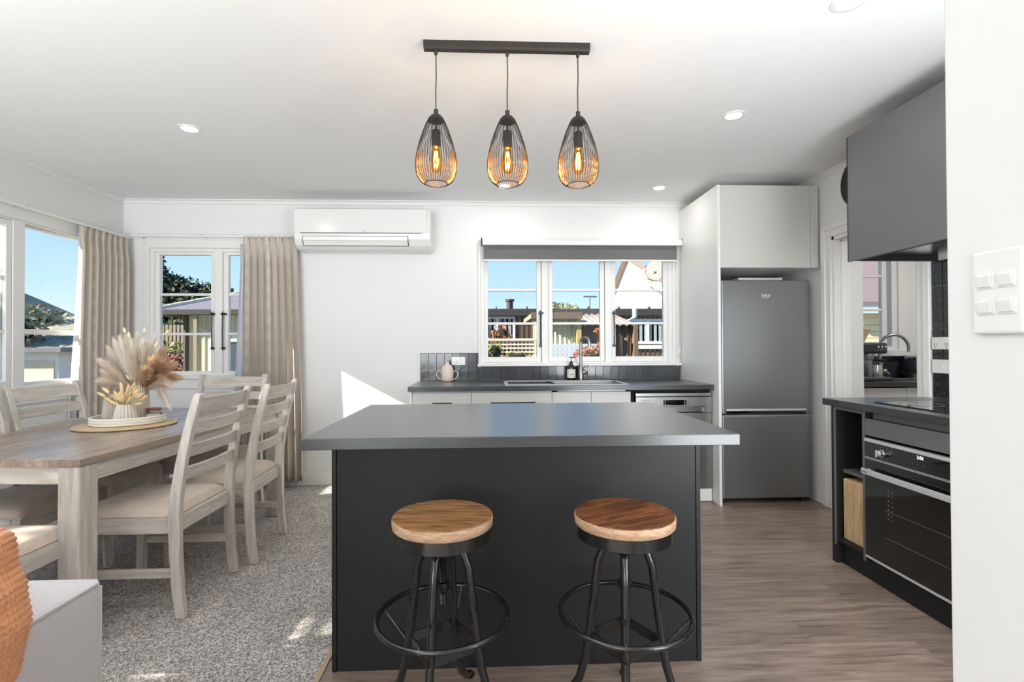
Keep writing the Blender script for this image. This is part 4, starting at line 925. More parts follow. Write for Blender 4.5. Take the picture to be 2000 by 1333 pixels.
# round board, tray, vases
tag(obj('round_board', B().lathe([(0, 0), (0.236, 0), (0.243, 0.004), (0.243, 0.008), (0.236, 0.012), (0, 0.012)], (-2.055, 2.985, ZT), 64), CORKB), 'thin round pale wooden board on the dining table under the white tray', 'board')
Z1 = ZT+0.0125
tag(obj('round_tray', B().lathe([(0, 0), (0.168, 0), (0.177, 0.004), (0.179, 0.009), (0.174, 0.0145), (0.179, 0.020), (0.179, 0.024), (0.174, 0.029), (0.179, 0.034), (0.178, 0.040), (0.172, 0.044), (0.166, 0.041), (0.162, 0.012), (0, 0.010)], (-2.055, 3.0, Z1), 72), TRAYM), 'white round ribbed tray holding the three vases and candle', 'tray')
Z2 = Z1+0.0105
def vase(x, y, prof, m, label, ribs, amp=0.09):
    t = obj('ribbed_vase', B().lathe(prof, (x, y, Z2), ribs*8, ribs=ribs, amp=amp), m); return tag(t, label, 'vase')
V1, V2, V3 = (-2.020, 2.925), (-2.150, 3.02), (-2.055, 3.085)
vase(*V1, [(0, 0), (0.058, 0), (0.060, 0.004), (0.043, 0.085), (0.038, 0.099), (0.034, 0.104), (0.031, 0.103), (0.034, 0.09), (0.05, 0.01), (0, 0.008)], CERAM, 'small white ribbed vase holding golden bunny tails, front of the tray', 18, 0.14)
vase(*V2, [(0, 0), (0.056, 0), (0.058, 0.004), (0.045, 0.12), (0.036, 0.15), (0.03, 0.155), (0.028, 0.153), (0.03, 0.14), (0.048, 0.01), (0, 0.008)], CERAM2, 'taller greige ribbed vase on the left of the tray', 24)
vase(*V3, [(0, 0), (0.050, 0), (0.053, 0.004), (0.050, 0.12), (0.046, 0.18), (0.034, 0.198), (0.026, 0.200), (0.024, 0.198), (0.03, 0.18), (0.045, 0.01), (0, 0.008)], CERAM, 'tallest pale ribbed vase holding pampas grass, back of the tray', 24)
cd = empty('candle_jar', (-1.965, 3.075, Z2), 'small glass candle jar with wooden lid on the white tray', 'candle')
obj('jar', B().lathe([(0.030, 0), (0.035, 0.004), (0.035, 0.05), (0.033, 0.05), (0.033, 0.006), (0.0, 0.004)], (-1.965, 3.075, Z2), 32), JARG, cd)
obj('wax', B().lathe([(0.0, 0.007), (0.032, 0.007), (0.032, 0.034), (0, 0.033)], (-1.965, 3.075, Z2), 28), TIN, cd)
obj('lid', B().lathe([(0.034, 0.0505), (0.038, 0.052), (0.0395, 0.062), (0.038, 0.064), (0, 0.0645)], (-1.965, 3.075, Z2), 32), LIDW, cd)
part('label', PLAST, cd, (-1.983, -1.957, 3.0385, 3.0395, Z2+0.010, Z2+0.030), bev=0)

def pix(u, v, y):
    """a point on the depth plane y that the photograph shows at (u, v)"""
    d = fw + r2*((u-1000)/1000) + u2*((666.5-v)/1000); t = y/d.y
    return Vector((0, 0, CAMH)) + d*t
def bez(p0, p1, p2, t): return p0*(1-t)**2 + p1*2*t*(1-t) + p2*t*t
def plumemat(name, c):
    m = bpy.data.materials.new(name); m.use_nodes = True; t = m.node_tree; t.nodes.clear()
    o = t.nodes.new('ShaderNodeOutputMaterial'); d = t.nodes.new('ShaderNodeBsdfDiffuse'); tl = t.nodes.new('ShaderNodeBsdfTranslucent'); ms = t.nodes.new('ShaderNodeMixShader'); ms.inputs[0].default_value = 0.45
    d.inputs[0].default_value = tl.inputs[0].default_value = (*hexc(c), 1); t.links.new(d.outputs[0], ms.inputs[1]); t.links.new(tl.outputs[0], ms.inputs[2]); t.links.new(ms.outputs[0], o.inputs[0])
    return m
PAMP = [plumemat('pampas_cream', 'FAF4EA'), plumemat('pampas_brown', 'E2C6A6'), plumemat('pampas_pink', 'F4E8DA')]
STEMM = mat('dry_stem', 'C7AE7D', 0.8)
GOLD = [mat('bunny_gold', 'EACF9E', 0.95, noise=(200, 0.15)), mat('bunny_cream', 'EBDCBE', 0.95, noise=(200, 0.12))]
def plume(base, tip, sag, m, n=650, L=0.05, wid=0.028):
    mid = (base+tip)/2 + Vector((0, 0, sag))
    st = tag(obj('pampas_stem', B().tube([bez(base, mid, tip, k/10) for k in range(11)], [0.0016]*8+[0.001]*3, 6), STEMM), {'pampas_cream': 'pale cream feathery pampas plume in the tallest vase', 'pampas_brown': 'brown feathery pampas plume in the tallest vase, spreading right', 'pampas_pink': 'pinkish beige feathery pampas plume in the tallest vase, leaning left'}[m.name], 'dried flower', {'pampas_cream': 'cream pampas plumes', 'pampas_brown': 'brown pampas plumes', 'pampas_pink': 'pinkish pampas plumes'}[m.name])
    b = B(); rnd = random.Random(int(abs(tip.x*1e4)+abs(tip.z*1e3)))
    for k in range(n):
        t = 0.34+0.66*rnd.random()**0.9
        p = bez(base, mid, tip, t); d = (bez(base, mid, tip, min(1, t+0.03)) - bez(base, mid, tip, t-0.03)).normalized()
        side = Vector((rnd.gauss(0, 1), rnd.gauss(0, 1), rnd.gauss(0, 1))); side = (side - d*side.dot(d)).normalized()
        f = sin(pi*min(1, (t-0.30)/0.72))**0.6
        q = p + d*L*(0.5+rnd.random()*0.7) + side*wid*(0.1+1.1*rnd.random()**1.5)*f + Vector((0, 0, -0.006*rnd.random()))
        w_ = d.cross(side)*0.0006
        mid_ = (p+q)/2 + side*0.006
        b.add([p-w_, p+w_, mid_+w_, mid_-w_, q], [(0, 1, 2, 3), (3, 2, 4)])
    o = obj('plume_hair', b, m, st, kind='stuff'); return st
mouth = Vector((V3[0], V3[1], Z2+0.19))
tips = [(248, 668, 3.10, 0, 0), (228, 676, 3.05, 0, 0), (207, 712, 3.0, .02, 2), (209, 745, 2.98, .03, 2), (268, 664, 3.14, 0, 0), (290, 682, 3.05, .01, 0), (316, 690, 3.12, .02, 1), (334, 716, 3.05, .03, 1),
        (338, 738, 3.12, .05, 1), (327, 786, 3.0, .17, 0), (318, 772, 3.15, .15, 0), (262, 690, 2.98, .0, 2), (300, 705, 2.96, .02, 1), (232, 700, 3.16, .0, 0), (285, 725, 2.92, .03, 1), (305, 735, 3.02, .05, 1), (238, 672, 3.02, 0, 0), (257, 676, 3.0, 0, 0), (219, 690, 3.08, .01, 2), (279, 676, 3.0, .01, 0), (312, 712, 3.0, .03, 1), (322, 750, 3.0, .05, 2), (214, 730, 3.05, .03, 2), (298, 668, 3.14, .01, 0)]
for k, (u, v, y, s, mi) in enumerate(tips):
    plume(mouth + Vector((random.uniform(-.012, .012), random.uniform(-.012, .012), -0.1)), pix(u, v, y), s+0.03, PAMP[mi], n=2000 if k not in (9, 10) else 1200, L=0.06, wid=0.05 if mi != 0 else 0.040)
def tail(base, tip, m, label, group, L=0.038, r=0.0085):
    mid = (base+tip)/2 + Vector((0, 0, 0.012)); d = (tip-mid).normalized(); hb = tip - d*L
    st = tag(obj('bunny_tail_stem', B().tube([bez(base, mid, hb, k/6) for k in range(7)], 0.0009, 5), STEMM), label, 'dried flower', group)
    b = B(); rnd = random.Random(int(abs(tip.x*1e5)))
    path = [hb + d*L*t for t in (0, .08, .25, .5, .75, .92, 1)]
    b.tube(path, [r*k for k in (0.25, .65, .95, 1, .8, .45, .1)], 10)
    for k in range(90):
        t = rnd.random(); p = hb + d*L*t; s = Vector((rnd.gauss(0, 1), rnd.gauss(0, 1), rnd.gauss(0, 1))); s = (s-d*s.dot(d)).normalized()
        rr_ = r*sin(pi*min(.97, .08+t*.9))**.6; a = p+s*rr_*0.8; q = p+s*(rr_+0.003)+d*0.006; w_ = d.cross(s)*0.0005
        b.add([a-w_, a+w_, q], [(0, 1, 2)])
    obj('seed_head', b, m, st)
m1 = Vector((V1[0], V1[1], Z2+0.09))
gl = ('golden bunny tail grass fanning out of the small white ribbed vase', 'golden bunny tails in the small vase')
for k, (u, v) in enumerate(((190, 767), (200, 757), (203, 776), (222, 764), (213, 783), (228, 774), (235, 746), (238, 757), (246, 765), (247, 779), (252, 751), (258, 766), (265, 756), (271, 768), (281, 768), (289, 773), (277, 788), (220, 772), (263, 748), (256, 775), (240, 770), (232, 766), (270, 760))):
    tail(m1 + Vector((random.uniform(-.015, .015), random.uniform(-.015, .015), -0.03)), pix(u, v, 2.925+random.uniform(-.07, .06)), GOLD[0], *gl, r=0.0095, L=0.055)
pl = ('pale bunny tail grass on a long thin stem above the pampas', 'pale bunny tails among the pampas')
for u, v in ((242, 640), (251, 649), (283, 640), (329, 645), (308, 668), (340, 668), (278, 662), (303, 672), (246, 733), (263, 737), (217, 748)):
    tail(mouth+Vector((0, 0, -0.05)), pix(u, v, random.uniform(2.98, 3.1)), GOLD[1], *pl, L=0.034, r=0.0085)

# ================================================================== CURTAINS
def curtain(name, label, p0, p1, z0, z1, folds, amp, m, flare=(0, 0), cat='curtain', dens=10, header=True, cloth=1.9, bow=0.0):
    p0 = Vector(p0); p1 = Vector(p1); d = (p1-p0); W_ = d.length; dn = d.normalized(); nn = Vector((dn.y, -dn.x))
    rnd = random.Random(len(label)); ph = [rnd.uniform(-.35, .35) for _ in range(folds+2)]; am = [rnd.uniform(.75, 1.2) for _ in range(folds+2)]
    def fn(u, v):
        z = z1+(z0-z1)*v
        k = u*folds; i = int(min(k, folds-1e-6)); f = k-i
        a = amp*(am[i]*(1-f)+am[i+1]*f)
        top = min(1, v/0.10)
        # narrow pinch pleats at the header which relax into folds below
        wave_top = 0.5*amp*(abs(sin(pi*k))**0.4*2-1); wave = a*sin(2*pi*k + (ph[i]*(1-f)+ph[i+1]*f)*2*v) + 0.18*a*sin(4*pi*k+3*v)
        s_ = (1-top)*wave_top + top*wave*(0.75+0.25*v)
        x = -flare[0]*v + u*(W_+(flare[0]+flare[1])*v) + 0.012*sin(2*pi*k+1.2)*top + bow*sin(pi*v)*(u-0.5)*2
        q = p0 + dn*x + nn*s_
        return (q.x, q.y, z + (0.006*abs(sin(pi*k)) if v == 0 else 0) - (0.01*sin(2*pi*k) if v == 1 else 0))
    t = obj(name, B().grid(fn, folds*dens, 40, uvfn=lambda u, v: (u*W_*cloth+0.02, v*(z1-z0))), m, solid=0.0018)
    tag(t, label, cat); return t
curtain('linen_curtain', 'beige linen curtain with white woven stripes beside the left window', (-3.085, 3.985), (-3.075, 4.49), 0.03, 2.125, 8, 0.034, LINEN, flare=(0.0, -0.03), bow=0.02)
curtain('linen_curtain', 'beige linen curtain with white woven stripes beside the heat pump', (-2.105, 4.448), (-1.665, 4.448), 0.045, 2.140, 8, 0.033, LINEN, flare=(0.0, 0.055), bow=0.01)
curtain('sheer_curtain', 'white sheer curtain drawn back beside the left window', (-3.132, 4.03), (-3.132, 4.42), 0.06, 2.08, 8, 0.012, SHEER, flare=(0.16, 0.0), header=False)
curtain('sheer_curtain', 'white sheer curtain drawn back at the dining room back window', (-2.155, 4.505), (-1.75, 4.505), 0.06, 2.09, 8, 0.012, SHEER, flare=(0.09, 0.0), header=False)
RAILM = mat('rail_white', 'EDEDEB', 0.35)
r1 = part('curtain_rail', RAILM, None, (-3.085, -3.065, 2.25, 4.50, 2.128, 2.142), bev=0.002); tag(r1, 'white curtain track above the left window', 'curtain rail')
r2_ = part('curtain_rail', RAILM, None, (-3.03, -1.655, 4.448, 4.466, 2.142, 2.155), bev=0.002); tag(r2_, 'white curtain track above the dining room back window', 'curtain rail')
for y in (3.52, 4.03, 4.495, 2.6): part('bracket', ALU, r1, (-3.153, -3.06, y-0.009, y+0.009, 2.141, 2.147), (-3.153, -3.149, y-0.009, y+0.009, 2.125, 2.165), bev=0)
for x in (-2.98, -2.46, -1.69): part('bracket', ALU, r2_, (x-0.009, x+0.009, 4.444, YB, 2.1545, 2.160), (x-0.009, x+0.009, YB-0.004, YB, 2.14, 2.175), bev=0)

# ================================================================== ARMCHAIR AND KNITTED THROW
ac_ = empty('armchair', (-1.55, 0.9, 0), 'light grey fabric armchair with piped arm in the bottom left corner', 'armchair')
def softbox(x0, x1, y0, y1, z0, z1, r, crown=0.0, n=18):
    cx, cy, cz = (x0+x1)/2, (y0+y1)/2, (z0+z1)/2; hx, hy, hz = (x1-x0)/2, (y1-y0)/2, (z1-z0)/2
    bm = bmesh.new(); bmesh.ops.create_cube(bm, size=2); bmesh.ops.subdivide_edges(bm, edges=bm.edges[:], cuts=n, use_grid_fill=True)
    vs = []
    for v in bm.verts:
        c = v.co.copy(); p = Vector((c.x*hx, c.y*hy, c.z*hz))
        q = Vector((max(-hx+r, min(hx-r, p.x)), max(-hy+r, min(hy-r, p.y)), max(-hz+r, min(hz-r, p.z))))
        dd = p-q
        if dd.length > 1e-9: p = q+dd.normalized()*r
        k = (1-c.x**2)*(1-c.y**2) if abs(c.z) > 0.9 else 0
        k2 = (1-c.y**2)*(1-c.z**2) if abs(c.x) > 0.9 else 0
        p += Vector((math.copysign(k2*crown*0.7, c.x) if k2 else 0, 0, math.copysign(k*crown, c.z) if k else 0))
        vs.append(p+Vector((cx, cy, cz)))
    bm.verts.index_update(); fs = [tuple(v.index for v in f.verts) for f in bm.faces]; bm.free()
    return B().add(vs, fs, True)
AX = -0.980
obj('arm', softbox(-1.235, AX, 0.62, 1.345, 0.10, 0.618, 0.016, 0.012), SOFA, ac_)
obj('arm', softbox(-2.13, -1.875, 0.62, 1.345, 0.10, 0.618, 0.016, 0.012), SOFA, ac_)
zt = 0.611
for x0, x1 in ((-1.231, AX-0.004), (-2.126, -1.879)):
    pts = [(x1, 0.63, zt), (x1+0.002, 1.0, zt+0.004), (x1, 1.325, zt), (x1-0.012, 1.341, zt), (x0+0.012, 1.341, zt), (x0, 1.325, zt), (x0-0.002, 1.0, zt+0.004), (x0, 0.63, zt)]
    obj('piping', B().tube(pts, 0.0052, 8), SOFA, ac_)
    obj('piping', B().tube([(x1-0.002, 1.339, 0.60), (x1-0.002, 1.340, 0.13)], 0.0045, 8), SOFA, ac_)
obj('back_frame', softbox(-2.12, -0.99, 0.40, 0.66, 0.10, 0.83, 0.04, 0.01), SOFA, ac_)
obj('base', softbox(-1.87, -1.24, 0.60, 1.33, 0.10, 0.34, 0.02, 0.0, 8), SOFA, ac_)
obj('seat_cushion', softbox(-1.868, -1.242, 0.67, 1.34, 0.342, 0.50, 0.045, 0.015), SOFA, ac_)
for x in (-2.07, -1.05):
    for y in (0.5, 1.27): obj('foot', B().cyl((x, y, 0), (x, y, 0.11), 0.016, 14, 0.024), BMATTE, ac_)
def knitmat():
    m = bpy.data.materials.new('orange_knit'); m.use_nodes = True; t = m.node_tree; b = t.nodes['Principled BSDF']
    n = t.nodes.new('ShaderNodeTexNoise'); n.inputs['Scale'].default_value = 60; tcn = t.nodes.new('ShaderNodeTexCoord'); t.links.new(tcn.outputs['Object'], n.inputs['Vector'])
    r = t.nodes.new('ShaderNodeValToRGB'); r.color_ramp.elements[0].color = (*hexc('BC7A4C'), 1); r.color_ramp.elements[1].color = (*hexc('DDA176'), 1)
    t.links.new(n.outputs['Fac'], r.inputs[0]); t.links.new(r.outputs[0], b.inputs['Base Color']); b.inputs['Roughness'].default_value = 1; b.inputs['Sheen Weight'].default_value = 0.6
    b.inputs['Specular IOR Level'].default_value = 0.1; return m
def knit(u, v):
    """thick knitted throw bunched over the corner between arm and back; v runs up, u runs around"""
    z = 0.20+0.70*v
    prof = [(0.0, -0.91), (0.35, -0.89), (0.5, -0.868), (0.62, -0.836), (0.72, -0.826), (0.80, -0.838), (0.88, -0.858), (0.96, -0.862), (1, -0.868)]
    vv = v
    for (a, xa), (b_, xb) in zip(prof, prof[1:]):
        if vv <= b_: f = (vv-a)/(b_-a); f = f*f*(3-2*f); xr = xa+(xb-xa)*f; break
    cx, cy = -1.22, 0.83; hx = xr-cx; hy = 0.185+0.01*sin(9*v)
    if v > 0.93: k = sqrt_(1-((v-0.93)/0.07)**2); hx *= 0.55+0.45*k; hy *= 0.35+0.65*k
    a = 2*pi*u; e_ = 0.34
    X_ = math.copysign(abs(cos(a))**e_, cos(a)); Y_ = math.copysign(abs(sin(a))**e_, sin(a))
    # stitch relief: columns of interlocking V stitches
    cu = u*150; cv = v*62; st = (0.5+0.5*cos(2*pi*cu))*0.6 + (0.5+0.5*cos(2*pi*(cv+0.5*abs((cu % 1)-0.5)*2)))*0.8
    g = 1+0.010*st
    return (cx+hx*X_*g, cy+hy*Y_*g, z+0.004*sin(6*a))
kt = obj('knitted_throw', B().grid(knit, 750, 300), knitmat())
fz = B(); rnd = random.Random(5)
for k in range(9000):
    u, v = rnd.random(), rnd.random()*0.96; p = Vector(knit(u, v)); c = Vector((-1.22, 0.83, p.z)); n_ = (p-c).normalized()
    q = p + n_*rnd.uniform(0.003, 0.010) + Vector((rnd.gauss(0, .003), rnd.gauss(0, .003), rnd.gauss(0, .004))); w_ = Vector((0, 0, 0.00025))
    fz.add([p-w_, p+w_, q], [(0, 1, 2)])
obj('wool_fuzz', fz, mat('wool_fuzz', 'E6B48E', 1.0), kt, kind='stuff')
tag(kt, 'chunky orange knitted throw bunched over the armchair at the left edge', 'throw blanket')
#PART4
# ================================================================== OUTDOORS
GZ = -0.6
GRASS = mat('grass', '75775A', 0.95, noise=(3, 0.25), bump=(60, 0.3))
g = obj('ground', B().box(-60, 60, YB+0.14, 90, GZ-0.2, GZ).box(-60, XL-0.14, -30, YB+0.14, GZ-0.2, GZ), GRASS, kind='structure'); g['label'] = 'lawn around the house'
SIDING = mat('tan_siding', 'A08D73', 0.8, noise=(4, 0.06, (8, 1, 1))); SIDINGL = mat('cream_siding', 'BDBBA8', 0.7); BATT = mat('brown_batten', '6B5746', 0.8)
ROOFM = mat('brown_roof', '6A5B5C', 0.7, noise=(20, 0.1)); FASC = mat('dark_fascia', '3A3532', 0.6); WHT = mat('outdoor_white', 'E4E4EA', 0.5); GABLE = mat('white_gable', 'EFE6D2', 0.7)
CONC = mat('grey_roof', '77707A', 0.8, noise=(14, 0.12)); OG = mat('outdoor_window_glass', '46525A', 0.08, spec=0.8); LACE = mat('net_curtain', '9BA6A6', 0.8, noise=(60, 0.25))
# neighbouring bungalow behind the kitchen window
h = empty('bungalow', (1.5, 12, GZ), 'brown low-roofed bungalow with vertical battens behind the kitchen window', 'house')
part('wall', SIDING, h, (-4.0, 7.0, 12.0, 13.7, GZ, 2.0), bev=0)
nb = B(); x = -4.0
while x < 7.0:
    nb.box(x, x+0.045, 11.975, 12.0, GZ, 2.0); x += 0.115
obj('wall_batten', nb, BATT, h, kind='stuff')
part('gutter', FASC, h, (-4.3, 7.3, 11.84, 11.97, 1.90, 2.07), bev=0.01)
part('soffit', WHT, h, (-4.3, 7.3, 11.9, 12.0, 1.90, 1.93), bev=0)
obj('roof', B().prism([(11.85, 2.07), (12.9, 2.12), (13.8, 2.07), (13.8, 2.0), (11.85, 2.0)], 'x', -4.4, 7.4), ROOFM, h)
for k in range(16): part('roof_rib_end', FASC, h, (-4.2+k*0.72, -4.17+k*0.72, 11.86, 11.98, 2.07, 2.12), bev=0)
def hwin(x0, x1, z0, z1, y, mull, parent, m=LACE, fr=0.06):
    w_ = part('window', WHT, parent, (x0-fr, x1+fr, y-0.05, y, z0-fr, z0), (x0-fr, x1+fr, y-0.05, y, z1, z1+fr), (x0-fr, x0, y-0.05, y, z0, z1), (x1, x1+fr, y-0.05, y, z0, z1), *[(a-0.03, a+0.03, y-0.05, y, z0, z1) for a in mull], bev=0.004)
    xs = [x0]+[a for a in mull]+[x1]
    for a, b_ in zip(xs, xs[1:]): part('pane', m, w_, (a, b_, y-0.025, y-0.015, z0, z1), bev=0)
    return w_
hwin(-0.55, 0.52, 0.95, 1.84, 12.0, [0.16], h)
hwin(3.32, 4.12, 1.30, 1.77, 12.0, [3.72], h); 
part('window_sill_board', WHT, h, (3.2, 4.22, 11.93, 12.0, 1.12, 1.21))
lb_ = obj('post', B().cyl((2.92, 11.9, GZ), (2.92, 11.9, 1.95), 0.05, 12), BATT, h)
tag(obj('chimney_pipe', B().cyl((0.50, 13.2, 2.05), (0.50, 13.2, 2.36), 0.085, 16).cyl((0.50, 13.2, 2.36), (0.50, 13.2, 2.41), 0.12, 16), FASC), 'small round chimney pipe on the bungalow roof', 'chimney')
tv = empty('tv_antenna', (2.55, 13, 2.1), 'small television antenna standing on the bungalow roof', 'antenna')
obj('mast', B().cyl((2.55, 13, 2.1), (2.55, 13, 2.5), 0.018, 8), STEELB, tv); obj('crossbar', B().cyl((2.38, 13, 2.46), (2.72, 13, 2.46), 0.02, 8), STEELB, tv)
# lean-to with corrugated roofs between
lt = empty('lean_to', (1.5, 9.5, GZ), 'corrugated lean-to porch with translucent panels in the middle kitchen pane', 'shed')
CORR = mat('corrugated_clear', 'CFCBA4', 0.5, noise=(3, 0.2, (4, 1, 1))); CORRD = mat('corrugated_roof', '8C8078', 0.6)
def corr(x0, x1, fnz, y0, y1, pitch_=0.09, amp=0.014, vertical=False, z0=0, z1=1):
    n = int((x1-x0)/pitch_*8)
    if vertical: return B().grid(lambda u, v: (x0+(x1-x0)*u, y0+amp*sin(2*pi*(x1-x0)*u/pitch_), z0+(z1-z0)*v), n, 1)
    return B().grid(lambda u, v: (x0+(x1-x0)*u, y0+(y1-y0)*v, fnz(v)+amp*sin(2*pi*(x1-x0)*u/pitch_)), n, 1)
obj('wall_panel', corr(0.80, 1.62, None, 9.6, 9.6, vertical=True, z0=GZ, z1=1.74), CORR, lt, solid=0.004)
part('flat_roof', SIDING, lt, (0.74, 1.69, 9.35, 11.4, 1.71, 1.80), bev=0.01); part('fascia', BATT, lt, (0.74, 1.69, 9.33, 9.349, 1.70, 1.82))
part('post', mat('pine_post', 'B59A62', 0.7), lt, (1.60, 1.69, 9.45, 9.54, GZ, 1.7))
obj('sloping_roof', corr(1.70, 2.75, lambda v: 1.60+0.30*v, 9.6, 11.3, 0.13, 0.025), CORRD, lt, solid=0.006)
obj('back_wall', corr(1.70, 2.78, None, 9.75, 9.75, 0.16, 0.02, vertical=True, z0=GZ, z1=1.62), BATT, lt, solid=0.01)
part('side_board', BATT, lt, (2.72, 2.80, 9.6, 11, GZ, 1.62))
hb = obj('hanging_lantern', B().lathe([(0.0, 0), (0.05, 0.02), (0.05, 0.2), (0.02, 0.24), (0.008, 0.26), (0.008, 0.60), (0, 0.601)], (2.86, 11.91, 1.30), 14), mat('orange_terracotta', 'C77A35', 0.6)); tag(hb, 'small orange lantern hanging by the brown porch wall', 'lantern')
tag(obj('hanging_pipe', B().tube([(3.02, 10.6, 1.98), (3.02, 10.6, 1.80), (2.95, 10.6, 1.76), (2.7, 10.6, 1.66)], [0.05, 0.05, 0.02, 0.02], 10), WHT), 'white drain pipe under the bungalow gutter', 'pipe')
# gabled house with satellite dish
gh = empty('gabled_house', (pix(1225, 508, 14.0).x, 14, GZ), 'tall white gabled house rising behind the bungalow', 'house')
A = pix(1225, 508, 14.0); Rr = pix(1312, 574, 14.0); Ll = pix(1205, 560, 14.0)
sl = (Rr.z-A.z)/(Rr.x-A.x); sl2 = (Ll.z-A.z)/(Ll.x-A.x)
rx, lx = A.x+3.2, pix(1199, 600, 14.0).x; dl = A.x-lx
gw = B().prism([(lx, GZ), (rx, GZ), (rx, A.z+sl*3.2), (A.x, A.z), (lx, A.z-sl2*dl)], 'y', 14.0, 17.0)
fixn(obj('gable_wall', gw, GABLE, gh))
def slab(p, q, y0, y1, th, m, name, parent):
    p = Vector(p); q = Vector(q); d = (q-p).normalized(); n_ = Vector((-d.y, d.x))*th
    return fixn(obj(name, B().prism([tuple(p), tuple(q), tuple(q+n_), tuple(p+n_)], 'y', y0, y1), m, parent))
slab((A.x, A.z), (rx+0.2, A.z+sl*3.4), 13.7, 17, 0.12, CORRD, 'roof_slope', gh)
for k in range(14):
    f = k/14; slab((A.x+3.4*f, A.z+sl*3.4*f+0.12), (A.x+3.4*f+0.07, A.z+sl*3.4*f+sl*0.07+0.12), 13.7, 16.9, 0.05, CONC, 'roof_rib', gh)
slab((lx-0.05, A.z-sl2*(dl+0.05)), (A.x, A.z), 13.96, 17, 0.12, BATT, 'roof_slope', gh)
gh.rotation_euler.z = -R(20)
part('window', OG, gh, (rx-1.2, rx-0.6, 13.98, 14.0, 1.2, 2.0), bev=0)
ds = empty('satellite_dish', tuple(pix(1272, 548, 12.6)), 'round white satellite dish on the gabled house roof edge', 'satellite dish')
dc = pix(1279, 531, 12.6); bs = pix(1270, 549, 12.9)
bdish = B(); Md = Matrix.Translation(dc) @ Euler((R(74), 0, R(-52))).to_matrix().to_4x4()
vs = []; n = 28
for i, (r, z) in enumerate(((0.0, 0.05), (0.1, 0.045), (0.2, 0.02), (0.29, -0.02), (0.30, -0.02))):
    for k in range(n): vs.append(Md @ Vector((r*0.92*cos(2*pi*k/n), r*1.1*sin(2*pi*k/n), -z)))
bdish.add(vs, [(i*n+k, i*n+(k+1) % n, (i+1)*n+(k+1) % n, (i+1)*n+k) for i in range(4) for k in range(n)], True)
obj('reflector', bdish, mat('dish_white', '77736B', 0.6, noise=(6, 0.1)), ds, solid=0.01)
obj('mount', B().tube([dc, (dc+bs)/2, bs, pix(1270, 560, 13.6), pix(1270, 562, 14.6)], 0.02, 8), STEELB, ds)
lnb = pix(1258, 529, 12.2)
obj('feed_arm', B().tube([bs, (bs+lnb)/2+Vector((0, 0, -0.03)), lnb], 0.012, 8), STEELB, ds); obj('feed_horn', B().cyl(lnb, lnb+Vector((0.05, 0.05, 0.0)), 0.03, 12), WHT, ds)
# foliage helper
def leaves(b, c, rad, n, size, rnd, shell=0.55):
    c = Vector(c)
    for k in range(n):
        d = Vector((rnd.gauss(0, 1), rnd.gauss(0, 1), rnd.gauss(0, 1))).normalized(); r = shell+(1-shell)*rnd.random()**0.6
        p = c+Vector((d.x*rad[0], d.y*rad[1], d.z*rad[2]))*r
        a = Vector((rnd.gauss(0, 1), rnd.gauss(0, 1), rnd.gauss(0, 1))).normalized(); q = a.cross(d).normalized() if a.cross(d).length > .01 else Vector((1, 0, 0)); s = size*(0.6+rnd.random()*0.8)
        b.add([p-a*s*0.5, p+q*s*0.32, p+a*s*0.5, p-q*s*0.32], [(0, 1, 2, 3)])
def leafmat(name, c, c2):
    m = bpy.data.materials.new(name); m.use_nodes = True; t = m.node_tree; b = t.nodes['Principled BSDF']
    n = t.nodes.new('ShaderNodeTexNoise'); n.inputs['Scale'].default_value = 2.2; n.inputs['Detail'].default_value = 6; tcn = t.nodes.new('ShaderNodeTexCoord'); t.links.new(tcn.outputs['Object'], n.inputs['Vector'])
    r = t.nodes.new('ShaderNodeValToRGB'); r.color_ramp.elements[0].position = .38; r.color_ramp.elements[1].position = .62
    r.color_ramp.elements[0].color = (*hexc(c), 1); r.color_ramp.elements[1].color = (*hexc(c2), 1); t.links.new(n.outputs['Fac'], r.inputs[0]); t.links.new(r.outputs[0], b.inputs['Base Color']); b.inputs['Roughness'].default_value = 0.8
    return m
BARK = mat('bark', '4A3A2C', 0.9, bump=(30, 0.6))
def tree(name, label, base, blobs, leafm, n, size, trunk=0.15, seed=1, cat='tree'):
    rnd = random.Random(seed); t = empty(name, base, label, cat)
    b = B()
    tot = sum(r[0]*r[2] for _, r in blobs)
    for c, r in blobs: leaves(b, c, r, int(n*r[0]*r[2]/tot), size, rnd)
    obj('foliage', b, leafm, t, kind='stuff')
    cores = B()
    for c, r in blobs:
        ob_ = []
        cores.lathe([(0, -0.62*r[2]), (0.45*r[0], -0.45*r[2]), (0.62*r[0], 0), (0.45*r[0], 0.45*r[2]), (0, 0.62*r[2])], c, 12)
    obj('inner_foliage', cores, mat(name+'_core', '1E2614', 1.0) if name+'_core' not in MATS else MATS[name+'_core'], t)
    tb_ = B(); c0 = Vector(blobs[0][0]); tb_.tube([base, (Vector(base)+c0)/2+Vector((0.05*trunk, 0, 0)), c0], [trunk, trunk*0.8, trunk*0.4], 10)
    for c, r in blobs[1:]: tb_.tube([(Vector(base)+c0)/2, (c0+Vector(c))/2-Vector((0, 0, .1)), c], [trunk*0.5, trunk*0.35, trunk*0.15], 8)
    obj('trunk', tb_, BARK, t); return t
HAZE = leafmat('hazy_leaves', '7C7A5C', 'A8A488'); DKG = leafmat('dark_conifer', '1F2A1A', '46552E'); OLG = leafmat('olive_leaves', '5A6024', '9A9440'); REDL = leafmat('autumn_leaves', '9A3F22', 'D98A50'); HEDG = leafmat('hedge_leaves', '4B6126', '8C9A4A'); PINKL = leafmat('pink_leaves', '9E5A4E', 'D8A394')
